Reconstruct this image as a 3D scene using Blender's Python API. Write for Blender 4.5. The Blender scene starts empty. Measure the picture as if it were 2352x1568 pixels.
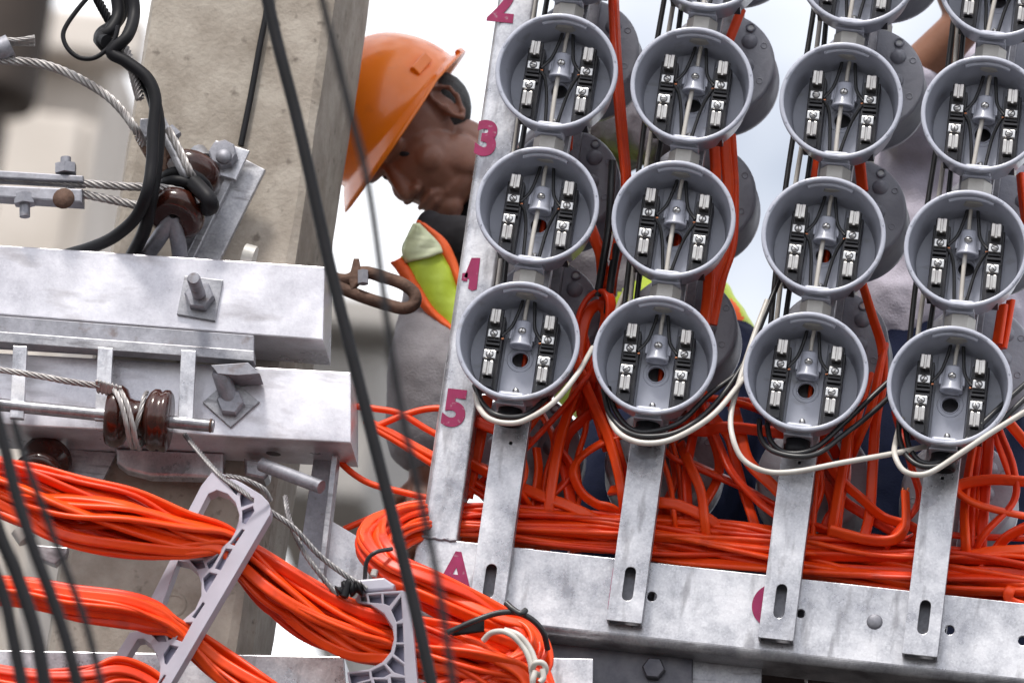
import bpy, bmesh, math, random
from mathutils import Vector, Matrix, noise
random.seed(7)
R = math.radians
SC = bpy.context.scene
COL = SC.collection

# ------------------------------------------------------------------ camera
W, H = 2352.0, 1568.0                      # pixel grid used to read positions off the photograph
AZ, EL, ROLL, DIST = R(6.5), R(18.0), R(8.1), 9.5
TARGET = Vector((0.0, 0.0, 4.5))
FWD = Vector((-math.sin(AZ) * math.cos(EL), math.cos(AZ) * math.cos(EL), math.sin(EL)))
r0 = FWD.cross(Vector((0, 0, 1))).normalized()
u0 = r0.cross(FWD).normalized()
CR = r0 * math.cos(ROLL) + u0 * math.sin(ROLL)
CU = -r0 * math.sin(ROLL) + u0 * math.cos(ROLL)
CAMPOS = TARGET - FWD * DIST
HALF = 0.726 / 9.5
cam = bpy.data.cameras.new("camera")
cam.sensor_width = 36.0
cam.lens = 18.0 / HALF
cam.clip_start = 0.1
cam.clip_end = 3000.0
cam.dof.use_dof = True
cam.dof.focus_distance = DIST + 0.03
cam.dof.aperture_fstop = 6.3
camo = bpy.data.objects.new("camera", cam)
COL.objects.link(camo)
camo.matrix_world = Matrix(((CR.x, CU.x, -FWD.x, CAMPOS.x), (CR.y, CU.y, -FWD.y, CAMPOS.y),
                            (CR.z, CU.z, -FWD.z, CAMPOS.z), (0, 0, 0, 1)))
SC.camera = camo

# ------------------------------------------------------------------ sky, sun, exposure
SUN_EL, SUN_ROT = R(58), R(205)            # high thin cloud, sun behind and left of the viewer
wd = bpy.data.worlds.new("World")
SC.world = wd
wd.use_nodes = True
nt = wd.node_tree
bg = nt.nodes["Background"]
sky = nt.nodes.new("ShaderNodeTexSky")
sky.sky_type = 'NISHITA'
sky.sun_disc = False
sky.sun_elevation = SUN_EL
sky.sun_rotation = SUN_ROT
sky.dust_density = 3.0
sky.air_density = 1.0
CLOUD = 2.0                                # drift of the cloud pattern
tc = nt.nodes.new("ShaderNodeTexCoord")
nz = nt.nodes.new("ShaderNodeTexNoise")
nz.inputs["Scale"].default_value = 7.0
nz.inputs["Detail"].default_value = 6.0
rp = nt.nodes.new("ShaderNodeValToRGB")
rp.color_ramp.elements[0].position = 0.34
rp.color_ramp.elements[0].color = (0.2, 0.2, 0.2, 1)
rp.color_ramp.elements[1].position = 0.62
rp.color_ramp.elements[1].color = (1, 1, 1, 1)
mx = nt.nodes.new("ShaderNodeMix")
mx.data_type = 'RGBA'
mx.inputs[7].default_value = (15.0, 15.2, 15.8, 1)
cmap = nt.nodes.new("ShaderNodeMapping")
cmap.inputs["Location"].default_value = (CLOUD, 0.0, 0.0)
nt.links.new(tc.outputs["Generated"], cmap.inputs["Vector"])
nt.links.new(cmap.outputs["Vector"], nz.inputs["Vector"])
nt.links.new(nz.outputs["Fac"], rp.inputs["Fac"])
nt.links.new(rp.outputs["Color"], mx.inputs[0])
nt.links.new(sky.outputs[0], mx.inputs[6])
nt.links.new(mx.outputs[2], bg.inputs["Color"])
bg.inputs["Strength"].default_value = 0.05
sun = bpy.data.lights.new("sun", 'SUN')
sun.energy = 1.5
sun.angle = R(10)
sun.color = (1.0, 0.96, 0.9)
suno = bpy.data.objects.new("sun", sun)
COL.objects.link(suno)
sd = Vector((math.sin(SUN_ROT) * math.cos(SUN_EL), math.cos(SUN_ROT) * math.cos(SUN_EL), math.sin(SUN_EL)))
suno.rotation_euler = sd.to_track_quat('Z', 'Y').to_euler()
suno.location = (0, -4, 12)
SC.view_settings.view_transform = 'Standard'
SC.view_settings.look = 'None'
SC.view_settings.gamma = 1.0
SC.view_settings.exposure = 1.18
SC.cycles.use_denoising = True
SC.cycles.max_bounces = 5
SC.cycles.diffuse_bounces = 3
SC.cycles.glossy_bounces = 3
SC.cycles.adaptive_threshold = 0.02

# ------------------------------------------------------------------ helpers
def ray(px, py):
    return (FWD + CR * ((px - W / 2) / (W / 2) * HALF) - CU * ((py - H / 2) / (W / 2) * HALF))
def P(px, py, Y=0.0):
    d = ray(px, py)
    return CAMPOS + d * ((Y - CAMPOS.y) / d.y)
def PD(px, py, Y0, n):
    "point on the plane through depth Y0"
    return P(px, py, Y0)
def pth(pts, Y=None):
    out = []
    for p in pts:
        out.append(P(p[0], p[1], p[2] if len(p) > 2 else Y))
    return out
def catmull(pts, n=8, closed=False):
    m = len(pts)
    if m == 2 and not closed:
        return [pts[0].lerp(pts[1], i / n) for i in range(n + 1)]
    out = []
    segs = m if closed else m - 1
    for i in range(segs):
        if closed:
            a, b, c, d = pts[(i - 1) % m], pts[i], pts[(i + 1) % m], pts[(i + 2) % m]
        else:
            b, c = pts[i], pts[i + 1]
            a = pts[i - 1] if i > 0 else b * 2 - c
            d = pts[i + 2] if i + 2 < m else c * 2 - b
        for k in range(n):
            t = k / n
            out.append(0.5 * ((2 * b) + (c - a) * t + (2 * a - 5 * b + 4 * c - d) * t * t + (3 * b - a - 3 * c + d) * t ** 3))
    if not closed:
        out.append(pts[-1].copy())
    return out

class MB:
    "collects shapes into one mesh; faces keep a material slot and a smooth flag"
    def __init__(s):
        s.v, s.f, s.m, s.s = [], [], [], []
    def add(s, vs, fs, mi=0, smooth=False, mat=None):
        o = len(s.v)
        for v in vs:
            v = Vector(v)
            s.v.append(mat @ v if mat is not None else v)
        for f in fs:
            s.f.append([i + o for i in f]); s.m.append(mi); s.s.append(smooth)
        return s
    def box(s, c, size, mat=None, mi=0, ch=0.0):
        x, y, z = size[0] / 2, size[1] / 2, size[2] / 2
        c = Vector(c)
        if ch <= 0:
            vs = [c + Vector((a * x, b * y, d * z)) for a in (-1, 1) for b in (-1, 1) for d in (-1, 1)]
            fs = [(0, 1, 3, 2), (4, 6, 7, 5), (0, 4, 5, 1), (2, 3, 7, 6), (0, 2, 6, 4), (1, 5, 7, 3)]
            return s.add(vs, fs, mi, False, mat)
        bm = bmesh.new()
        bmesh.ops.create_cube(bm, size=1.0)
        for v in bm.verts:
            v.co = Vector((v.co.x * size[0], v.co.y * size[1], v.co.z * size[2])) + c
        bmesh.ops.bevel(bm, geom=bm.edges[:], offset=ch, segments=2, affect='EDGES', profile=0.5)
        bm.verts.index_update()
        s.add([v.co.copy() for v in bm.verts], [[v.index for v in f.verts] for f in bm.faces], mi, False, mat)
        bm.free()
        return s
    def tube(s, pts, r, n=10, mi=0, cap=True, closed=False, twist=0.0, prof=None, smooth=True, roll=0.0):
        "sweep; r number or list; prof list of 2D points scaled by r"
        m = len(pts)
        if prof is None:
            prof = [(math.cos(2 * math.pi * k / n), math.sin(2 * math.pi * k / n)) for k in range(n)]
        n = len(prof)
        tans = []
        for i in range(m):
            if closed:
                t = pts[(i + 1) % m] - pts[i - 1]
            else:
                t = pts[min(i + 1, m - 1)] - pts[max(i - 1, 0)]
            if t.length < 1e-9: t = Vector((0, 0, 1))
            tans.append(t.normalized())
        ref = Vector((0, 1, 0)) if abs(tans[0].y) < 0.9 else Vector((1, 0, 0))
        nrm = (ref - tans[0] * ref.dot(tans[0])).normalized()
        vs, acc = [], 0.0
        for i in range(m):
            if i:
                q = tans[i - 1].rotation_difference(tans[i])
                nrm = q @ nrm
                nrm = (nrm - tans[i] * nrm.dot(tans[i])).normalized()
                acc += (pts[i] - pts[i - 1]).length
            b = tans[i].cross(nrm)
            a = roll + twist * acc if not callable(twist) else roll + twist(acc)
            ca, sa = math.cos(a), math.sin(a)
            rr = r[i] if isinstance(r, (list, tuple)) else r
            for (x, y) in prof:
                vs.append(pts[i] + nrm * ((x * ca - y * sa) * rr) + b * ((x * sa + y * ca) * rr))
        fs = []
        for i in range(m if closed else m - 1):
            j = (i + 1) % m
            for k in range(n):
                k2 = (k + 1) % n
                fs.append((i * n + k, i * n + k2, j * n + k2, j * n + k))
        s.add(vs, fs, mi, smooth)
        if cap and not closed:
            s.add(vs[:n], [list(range(n))[::-1]], mi)
            s.add(vs[-n:], [list(range(n))], mi)
        return s
    def lathe(s, prof, n=32, mat=None, mi=0, smooth=True, close=False, ang=0.0):
        "profile (r, h) round local Z"
        vs, fs, rings = [], [], []
        for (r, h) in prof:
            if r < 1e-6:
                rings.append([len(vs)]); vs.append(Vector((0, 0, h)))
            else:
                rings.append(list(range(len(vs), len(vs) + n)))
                for k in range(n):
                    a = 2 * math.pi * k / n + ang
                    vs.append(Vector((r * math.cos(a), r * math.sin(a), h)))
        pairs = list(zip(rings[:-1], rings[1:]))
        if close: pairs.append((rings[-1], rings[0]))
        for A, B in pairs:
            for k in range(n):
                k2 = (k + 1) % n
                if len(A) == 1 and len(B) == 1: continue
                if len(A) == 1: fs.append((A[0], B[k2], B[k]))
                elif len(B) == 1: fs.append((A[k], A[k2], B[0]))
                else: fs.append((A[k], A[k2], B[k2], B[k]))
        return s.add(vs, fs, mi, smooth, mat)
    def dome(s, c, r, mat=None, n=14, mi=0, flat=0.6, axis='-Y'):
        prof = [(r * math.cos(a), r * flat * math.sin(a)) for a in [R(x) for x in (0, 18, 36, 54, 72)]] + [(0, r * flat)]
        M_ = Matrix.Translation(c) @ Matrix.Rotation(R(90), 4, 'X')
        if mat is not None: M_ = mat @ M_
        return s.lathe(prof, n, M_, mi)
    def mesh(s, name):
        me = bpy.data.meshes.new(name)
        me.from_pydata([tuple(v) for v in s.v], [], s.f)
        me.polygons.foreach_set("material_index", s.m)
        me.polygons.foreach_set("use_smooth", s.s)
        me.update()
        bm = bmesh.new(); bm.from_mesh(me)
        bmesh.ops.recalc_face_normals(bm, faces=bm.faces[:])
        bm.to_mesh(me); bm.free()
        return me
    def build(s, name, mats, parent=None, loc=None, bevel=0.0):
        return link(name, s.mesh(name), mats, parent, loc, bevel)

def link(name, me, mats, parent=None, loc=None, bevel=0.0):
    if mats is not None:
        me.materials.clear()
        for m_ in (mats if isinstance(mats, (list, tuple)) else [mats]):
            me.materials.append(m_)
    o = bpy.data.objects.new(name, me)
    COL.objects.link(o)
    if parent is not None: o.parent = parent
    if loc is not None: o.location = loc
    if bevel > 0:
        b = o.modifiers.new("bevel", 'BEVEL'); b.width = bevel; b.segments = 2; b.limit_method = 'ANGLE'; b.angle_limit = R(40)
    return o
def tag(o, label=None, cat=None, group=None, kind=None):
    if label: o["label"] = label
    if cat: o["category"] = cat
    if group: o["group"] = group
    if kind: o["kind"] = kind
    return o
def empty(name, loc, label, cat, group=None):
    o = bpy.data.objects.new(name, None)
    o.empty_display_size = 0.05
    COL.objects.link(o); o.location = loc
    tag(o, label, cat, group)
    return o
def rel(o):
    return -Vector(o.location)
def shift(mb, off):
    mb.v = [v + off for v in mb.v]; return mb
def copy_tree(o, parent=None):
    c = o.copy(); COL.objects.link(c); c.parent = parent
    for ch in [x for x in o.children]: copy_tree(ch, c)
    return c

def circ(cx, cy, r, n=24, a0=0, a1=360):
    return [(cx + r * math.cos(R(a0 + (a1 - a0) * k / n)), cy + r * math.sin(R(a0 + (a1 - a0) * k / n))) for k in range(n)]
def slot(cx, cy, w, h, n=8):
    r = w / 2
    return [(cx + r * math.cos(math.pi * k / n), cy + h / 2 - r + r * math.sin(math.pi * k / n)) for k in range(n + 1)] + \
           [(cx - r * math.cos(math.pi * k / n), cy - h / 2 + r - r * math.sin(math.pi * k / n)) for k in range(n + 1)]
def rrect(x0, y0, x1, y1, r, n=5):
    out = []
    for (cx, cy, a) in ((x1 - r, y1 - r, 0), (x0 + r, y1 - r, 90), (x0 + r, y0 + r, 180), (x1 - r, y0 + r, 270)):
        for k in range(n + 1):
            t = R(a + 90 * k / n); out.append((cx + r * math.cos(t), cy + r * math.sin(t)))
    return out
def plate_mesh(name, loops, thick, bev=0.0):
    "flat plate in local XZ (facing -Y), front at y=0, back at y=thick; loops[0] outline, others holes"
    cu = bpy.data.curves.new(name, 'CURVE')
    cu.dimensions = '2D'; cu.fill_mode = 'BOTH'
    cu.extrude = max(thick / 2 - bev, 1e-5); cu.bevel_depth = bev; cu.bevel_resolution = 1
    if bev > 0: cu.offset = -bev
    for lp in loops:
        sp = cu.splines.new('POLY'); sp.points.add(len(lp) - 1)
        for p_, q in zip(sp.points, lp): p_.co = (q[0], q[1], 0, 1)
        sp.use_cyclic_u = True
    ob = bpy.data.objects.new(name, cu); COL.objects.link(ob)
    dg = bpy.context.evaluated_depsgraph_get()
    me = bpy.data.meshes.new_from_object(ob.evaluated_get(dg))
    bpy.data.objects.remove(ob); bpy.data.curves.remove(cu)
    me.transform(Matrix.Translation((0, thick / 2, 0)) @ Matrix.Rotation(R(90), 4, 'X'))
    me.name = name
    for p_ in me.polygons: p_.use_smooth = False
    return me
def px_plate(name, loops_px, Y, thick, mats, parent=None, bev=0.0, off=Vector((0, 0, 0))):
    "plate whose outline was read off the photo, standing on the plane y=Y"
    loops = []
    for lp in loops_px:
        q = [P(a, b, Y) for (a, b) in lp]
        loops.append([(v.x, v.z) for v in q])
    me = plate_mesh(name, loops, thick, bev)
    me.transform(Matrix.Translation(Vector((0, Y, 0)) + off))
    return link(name, me, mats, parent)

# ------------------------------------------------------------------ materials
def mat(name, col, rough=0.5, metal=0.0, col2=None, scale=8.0, detail=5.0, lo=0.35, hi=0.65, bump=0.0, bscale=60.0,
        vor=0.0, vscale=60.0, rvar=0.0, spec=None, coat=0.0, sss=0.0, stretch=None, streak=None, transmission=0.0):
    m = bpy.data.materials.new(name); m.use_nodes = True
    t = m.node_tree; b = t.nodes["Principled BSDF"]
    b.inputs["Base Color"].default_value = (*col, 1)
    b.inputs["Roughness"].default_value = rough
    b.inputs["Metallic"].default_value = metal
    if spec is not None: b.inputs["Specular IOR Level"].default_value = spec
    if coat: b.inputs["Coat Weight"].default_value = coat; b.inputs["Coat Roughness"].default_value = 0.1
    if sss: b.inputs["Subsurface Weight"].default_value = sss; b.inputs["Subsurface Radius"].default_value = (0.01, 0.004, 0.002)
    tcn = t.nodes.new("ShaderNodeTexCoord")
    oi = t.nodes.new("ShaderNodeObjectInfo"); va = t.nodes.new("ShaderNodeVectorMath"); va.operation = 'ADD'
    t.links.new(tcn.outputs["Object"], va.inputs[0]); t.links.new(oi.outputs["Location"], va.inputs[1])
    vec = va.outputs[0]
    if stretch:
        mp = t.nodes.new("ShaderNodeMapping"); mp.inputs["Scale"].default_value = stretch
        t.links.new(vec, mp.inputs["Vector"]); vec2 = mp.outputs["Vector"]
    else: vec2 = vec
    last = None
    if col2 is not None:
        n = t.nodes.new("ShaderNodeTexNoise"); n.inputs["Scale"].default_value = scale; n.inputs["Detail"].default_value = detail
        n.inputs["Roughness"].default_value = 0.62
        t.links.new(vec2, n.inputs["Vector"])
        r = t.nodes.new("ShaderNodeValToRGB")
        r.color_ramp.elements[0].position = lo; r.color_ramp.elements[1].position = hi
        r.color_ramp.elements[0].color = (*col, 1); r.color_ramp.elements[1].color = (*col2, 1)
        t.links.new(n.outputs["Fac"], r.inputs["Fac"]); last = r.outputs["Color"]
        if rvar:
            mr = t.nodes.new("ShaderNodeMapRange"); mr.inputs[3].default_value = rough - rvar; mr.inputs[4].default_value = rough + rvar
            mr.inputs[1].default_value = 0.3; mr.inputs[2].default_value = 0.7
            t.links.new(n.outputs["Fac"], mr.inputs[0]); t.links.new(mr.outputs[0], b.inputs["Roughness"])
    if vor:
        v = t.nodes.new("ShaderNodeTexVoronoi"); v.inputs["Scale"].default_value = vscale
        t.links.new(vec, v.inputs["Vector"])
        hs = t.nodes.new("ShaderNodeMix"); hs.data_type = 'RGBA'; hs.blend_type = 'OVERLAY'
        hs.inputs[0].default_value = vor
        bw = t.nodes.new("ShaderNodeRGBToBW"); t.links.new(v.outputs["Color"], bw.inputs[0])
        if last is None:
            hs.inputs[6].default_value = (*col, 1)
        else: t.links.new(last, hs.inputs[6])
        t.links.new(bw.outputs[0], hs.inputs[7]); last = hs.outputs[2]
    if streak:
        n3 = t.nodes.new("ShaderNodeTexNoise"); n3.inputs["Scale"].default_value = streak[0]; n3.inputs["Detail"].default_value = 4
        mp3 = t.nodes.new("ShaderNodeMapping"); mp3.inputs["Scale"].default_value = streak[1]; mp3.inputs["Rotation"].default_value = (0.3, 0.5, 0.6)
        t.links.new(vec, mp3.inputs["Vector"]); t.links.new(mp3.outputs["Vector"], n3.inputs["Vector"])
        r3 = t.nodes.new("ShaderNodeValToRGB"); r3.color_ramp.elements[0].position = streak[3]; r3.color_ramp.elements[1].position = streak[3] + 0.12
        m3 = t.nodes.new("ShaderNodeMix"); m3.data_type = 'RGBA'
        t.links.new(n3.outputs["Fac"], r3.inputs["Fac"])
        ml = t.nodes.new("ShaderNodeMath"); ml.operation = 'MULTIPLY'; ml.inputs[1].default_value = streak[4]
        t.links.new(r3.outputs["Color"], ml.inputs[0]); t.links.new(ml.outputs[0], m3.inputs[0])
        if last is None: m3.inputs[6].default_value = (*col, 1)
        else: t.links.new(last, m3.inputs[6])
        m3.inputs[7].default_value = (*streak[2], 1); last = m3.outputs[2]
    if last is not None: t.links.new(last, b.inputs["Base Color"])
    if bump:
        n2 = t.nodes.new("ShaderNodeTexNoise"); n2.inputs["Scale"].default_value = bscale; n2.inputs["Detail"].default_value = 6
        t.links.new(vec2, n2.inputs["Vector"])
        bp = t.nodes.new("ShaderNodeBump"); bp.inputs["Strength"].default_value = bump; bp.inputs["Distance"].default_value = 0.004
        t.links.new(n2.outputs["Fac"], bp.inputs["Height"]); t.links.new(bp.outputs["Normal"], b.inputs["Normal"])
    return m
M = {}
M['galv'] = mat('galvanised_steel', (0.17, 0.17, 0.19), 0.40, 0.6, (0.46, 0.455, 0.475), 17, 9, 0.30, 0.64, 0.10, 130, 0.14, 380, 0.12,
                streak=(20, (1.0, 1.0, 6.0), (0.12, 0.11, 0.115), 0.56, 0.6))
M['galv_bright'] = mat('bright_galvanised_steel', (0.26, 0.26, 0.285), 0.34, 0.62, (0.68, 0.675, 0.70), 15, 10, 0.28, 0.62, 0.11, 130, 0.15, 380, 0.13,
                       streak=(13, (4.0, 4.0, 0.9), (0.17, 0.16, 0.17), 0.56, 0.5))
M['galv_white'] = mat('whitish_galvanised_steel', (0.42, 0.405, 0.44), 0.36, 0.5, (0.78, 0.765, 0.81), 8, 10, 0.28, 0.6, 0.09, 130, 0.1, 380, 0.12,
                      streak=(8, (1.0, 1.0, 3.5), (0.22, 0.19, 0.19), 0.56, 0.5))
M['galv_dull'] = mat('weathered_zinc', (0.17, 0.17, 0.19), 0.55, 0.5, (0.36, 0.36, 0.4), 18, 6, 0.32, 0.66, 0.12, 80, 0.1, 260, 0.08, streak=(45, (1, 1, 1), (0.11, 0.06, 0.04), 0.60, 0.5))
M['dark_steel'] = mat('dark_steel', (0.06, 0.06, 0.075), 0.45, 0.6, (0.15, 0.145, 0.16), 15, 6, 0.35, 0.65, 0.25, 80)
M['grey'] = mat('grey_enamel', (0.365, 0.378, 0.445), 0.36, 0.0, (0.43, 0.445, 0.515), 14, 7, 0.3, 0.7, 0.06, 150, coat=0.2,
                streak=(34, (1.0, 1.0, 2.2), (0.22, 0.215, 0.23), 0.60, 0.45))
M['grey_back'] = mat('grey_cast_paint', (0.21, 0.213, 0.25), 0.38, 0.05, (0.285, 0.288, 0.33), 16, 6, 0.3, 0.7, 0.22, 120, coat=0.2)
M['hex'] = mat('cast_zinc_nut', (0.42, 0.40, 0.37), 0.5, 0.25, (0.52, 0.5, 0.47), 30, 5, 0.3, 0.7, 0.1, 150)
M['black_plastic'] = mat('black_bakelite', (0.012, 0.011, 0.014), 0.35, 0, (0.02, 0.019, 0.023), 40)
M['tin'] = mat('tinned_copper', (0.56, 0.54, 0.51), 0.28, 1.0, (0.42, 0.39, 0.37), 60, 5, 0.3, 0.7)
M['screw'] = mat('nickel_screw', (0.66, 0.65, 0.64), 0.3, 1.0, (0.5, 0.49, 0.48), 80)
M['copper'] = mat('bare_copper', (0.75, 0.32, 0.17), 0.35, 0.9, (0.55, 0.2, 0.1), 90)
M['black_wire'] = mat('black_wire', (0.016, 0.016, 0.018), 0.38, 0, (0.028, 0.028, 0.03), 30)
M['rubber'] = mat('black_rubber', (0.008, 0.0078, 0.009), 0.5, 0, (0.012, 0.0115, 0.014), 20, spec=0.18)
M['white_wire'] = mat('off_white_wire', (0.50, 0.465, 0.42), 0.4, 0, (0.60, 0.57, 0.525), 25, streak=(14, (1, 1, 1), (0.4, 0.35, 0.3), 0.62, 0.35))
M['orange'] = mat('orange_sheath', (0.80, 0.048, 0.003), 0.38, 0, (0.90, 0.078, 0.005), 14, 4, spec=0.4, streak=(24, (1, 1, 1), (0.42, 0.028, 0.006), 0.60, 0.5))
M['orange_dark'] = mat('orange_sheath_deep', (0.66, 0.030, 0.003), 0.4, 0, (0.78, 0.046, 0.004), 14, 4, spec=0.4, streak=(24, (1, 1, 1), (0.34, 0.02, 0.006), 0.58, 0.5))
M['concrete'] = mat('pole_concrete', (0.245, 0.208, 0.170), 0.9, 0, (0.385, 0.342, 0.292), 16, 12, 0.33, 0.64, 0.4, 140,
                    streak=(48, (1, 1, 1), (0.10, 0.078, 0.062), 0.62, 0.7))
M['porcelain'] = mat('brown_porcelain', (0.026, 0.0065, 0.004), 0.2, 0, (0.050, 0.012, 0.007), 20, coat=0.25, streak=(40, (1, 1, 1), (0.10, 0.07, 0.05), 0.63, 0.4))
M['rust'] = mat('rusty_iron', (0.07, 0.038, 0.026), 0.75, 0.3, (0.15, 0.085, 0.06), 40, 7, 0.35, 0.65, 0.5, 120)
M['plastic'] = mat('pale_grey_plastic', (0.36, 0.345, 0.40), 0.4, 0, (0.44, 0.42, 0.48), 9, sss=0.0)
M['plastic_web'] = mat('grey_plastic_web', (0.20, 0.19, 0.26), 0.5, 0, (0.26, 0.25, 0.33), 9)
M['strand'] = mat('steel_strand', (0.25, 0.23, 0.225), 0.45, 0.5, (0.44, 0.42, 0.41), 30, 5)
M['tie'] = mat('dirty_tie_wire', (0.15, 0.14, 0.145), 0.5, 0.5, (0.30, 0.29, 0.29), 40, 5)
M['paint'] = mat('magenta_stencil_paint', (0.24, 0.003, 0.062), 0.6, 0, (0.32, 0.006, 0.092), 60, 6, 0.3, 0.7, streak=(110, (1, 1, 1), (0.42, 0.36, 0.40), 0.62, 0.6))
M['helmet'] = mat('orange_hard_hat', (0.90, 0.185, 0.002), 0.25, 0, (0.95, 0.215, 0.003), 7, spec=0.5, coat=0.3, streak=(22, (1, 1, 1), (0.45, 0.10, 0.02), 0.64, 0.35))
M['skin'] = mat('brown_skin', (0.23, 0.096, 0.060), 0.46, 0, (0.30, 0.135, 0.088), 26, 6, bump=0.06, bscale=300, sss=0.15)
M['skin2'] = mat('tan_skin', (0.20, 0.082, 0.045), 0.5, 0, (0.26, 0.115, 0.066), 18, 6, bump=0.08, bscale=200, sss=0.12)
M['shirt'] = mat('grey_shirt_cloth', (0.27, 0.25, 0.265), 0.9, 0, (0.37, 0.345, 0.365), 14, 6, bump=0.35, bscale=300)
M['shirt2'] = mat('lilac_grey_shirt_cloth', (0.38, 0.35, 0.415), 0.9, 0, (0.48, 0.445, 0.52), 14, 6, bump=0.35, bscale=300)
M['sleeve'] = mat('dark_sleeve_cloth', (0.055, 0.045, 0.055), 0.55, 0, (0.11, 0.095, 0.11), 10, 6, bump=0.3, bscale=200)
M['collar'] = mat('black_collar_cloth', (0.012, 0.011, 0.014), 0.9, 0, (0.025, 0.023, 0.028), 20)
M['vest_orange'] = mat('vest_orange', (0.86, 0.10, 0.012), 0.6, 0, (0.92, 0.14, 0.02), 12)
M['vest_lime'] = mat('vest_lime', (0.42, 0.55, 0.02), 0.5, 0, (0.52, 0.66, 0.05), 12, bump=0.1, bscale=160)
M['vest_pale'] = mat('vest_reflective', (0.60, 0.66, 0.36), 0.35, 0.1, (0.72, 0.76, 0.52), 12, bump=0.1, bscale=160)
M['navy'] = mat('navy_trouser_cloth', (0.005, 0.008, 0.026), 0.9, 0, (0.009, 0.013, 0.038), 18, spec=0.2, bump=0.3, bscale=250)
M['hair'] = mat('black_hair', (0.01, 0.009, 0.009), 0.6, 0, (0.02, 0.018, 0.017), 200, bump=0.5, bscale=300)
M['plaster'] = mat('beige_plaster', (0.52, 0.465, 0.41), 0.9, 0, (0.68, 0.62, 0.565), 1.2, 7, 0.3, 0.65, 0.2, 12,
                   streak=(0.9, (2.0, 2.0, 0.3), (0.22, 0.17, 0.13), 0.55, 0.6))
M['plaster_grey'] = mat('grey_render', (0.30, 0.28, 0.265), 0.9, 0, (0.40, 0.375, 0.35), 1.0, 7, 0.3, 0.65, 0.2, 12)
M['dark_glass'] = mat('dark_window', (0.03, 0.025, 0.024), 0.2, 0, (0.05, 0.04, 0.036), 2)
M['ground'] = mat('grey_street', (0.045, 0.044, 0.043), 0.9, 0, (0.075, 0.072, 0.07), 0.6, 8, 0.3, 0.7, 0.3, 20)

def bolt_head(mb, c, r, h, mi=0, axis=Matrix.Identity(4), n=6):
    "hexagonal head whose foot is at c, standing along local -Y"
    M_ = Matrix.Translation(c) @ axis @ Matrix.Rotation(R(90), 4, 'X')
    mb.lathe([(0, 0), (r, 0), (r, h * 0.85), (r * 0.88, h), (0, h)], n, M_, mi, False)

# ================================================================== SETTING
g = MB(); g.add([(-600, -600, 0), (600, -600, 0), (600, 900, 0), (-600, 900, 0)], [(0, 1, 2, 3)])
tag(g.build('ground', M['ground']), kind='structure')

# ------------------------------------------------------------------ buildings far behind
def building(name, label, x0, x1, z0, z1, y0, y1, m, windows=(), extras=()):
    e = empty(name, ((x0 + x1) / 2, y0, 0), label, 'building')
    off = rel(e)
    shift(MB().box(((x0 + x1) / 2, (y0 + y1) / 2, (z0 + z1) / 2), (x1 - x0, y1 - y0, z1 - z0), ch=0.05), off).build('wall', m, e)
    for (a, b, c, d) in windows:
        w = shift(MB().box(((a + b) / 2, y0 - 0.02, (c + d) / 2), (b - a, 0.06, d - c)), off).build('window', M['dark_glass'], e)
        fr = MB()
        for (cx, cz, sx, sz) in (((a + b) / 2, d + 0.06, b - a + 0.24, 0.12), ((a + b) / 2, c - 0.06, b - a + 0.24, 0.12),
                                 (a - 0.06, (c + d) / 2, 0.12, d - c), (b + 0.06, (c + d) / 2, 0.12, d - c)):
            fr.box((cx, y0 - 0.06, cz), (sx, 0.14, sz))
        shift(fr, off).build('frame', M['plaster'], w)
    for (nm, cx, cz, sx, sz, dy, mm) in extras:
        shift(MB().box((cx, y0 - dy / 2 - 0.01, cz), (sx, dy, sz), ch=0.03), off).build(nm, mm, e)
    return e
BY = 26.0
a, b = P(-60, 560, BY), P(188, 560, BY)
top = P(120, 62, BY).z
building('townhouse', 'blurred beige building with pilasters beyond the left edge of the concrete pole',
         a.x - 5, b.x, 0, top, BY, BY + 8, M['plaster'],
         windows=((P(-90, 300, BY).x, P(40, 300, BY).x, P(30, 545, BY).z, P(30, 300, BY).z),),
         extras=(('pilaster', P(120, 300, BY).x, top / 2 - 0.3, 0.42, top - 0.6, 0.25, M['plaster']),
                 ('pilaster', P(176, 300, BY).x, top / 2 - 0.3, 0.30, top - 0.6, 0.18, M['plaster']),
                 ('cornice', b.x - 0.8, top - 0.12, 2.0, 0.26, 0.3, M['plaster'])))
M['soot'] = mat('soot_brown', (0.030, 0.022, 0.018), 0.8, 0, (0.07, 0.052, 0.042), 1.5, 7)
dk = empty('water_tank', (P(0, 100, 23).x, 23, 0), 'blurred dark brown tank in the top left corner', 'tank')
ta, tb = P(-190, 215, 23), P(66, 200, 23)
tr = (tb.x - ta.x) / 2
MB().lathe([(0, tb.z), (tr * .97, tb.z), (tr, tb.z + .05), (tr, tb.z + 1.2), (tr * 1.03, tb.z + 1.22), (tr * 1.03, tb.z + 1.28), (tr, tb.z + 1.3), (tr, tb.z + 2.4), (tr * .6, tb.z + 2.9), (0, tb.z + 3.0)], 40, Matrix.Translation(((ta.x + tb.x) / 2 - dk.location.x, tr, 0))).build('drum', M['soot'], dk)
MB().tube([Vector(((ta.x + tb.x) / 2 - dk.location.x, tr, 0)), Vector(((ta.x + tb.x) / 2 - dk.location.x, tr, tb.z))], tr * .45, 16).build('leg', M['soot'], dk)
BY2 = 22.0
e = empty('grey_block', (P(780, 900, BY2).x, BY2, 0), 'blurred grey concrete building beside the worker, right of the pole', 'building')
x1 = P(893, 800, BY2).x
z1 = P(860, 790, BY2).z; zb = P(820, 1152, BY2).z
o_ = rel(e)
bw_ = x1 - P(640, 800, BY2).x
shift(MB().box((x1 - bw_ / 2, BY2 + 3, (z1 + zb) / 2), (bw_, 6, z1 - zb), ch=0.05), o_).build('upper_storey', M['plaster_grey'], e)
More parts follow.
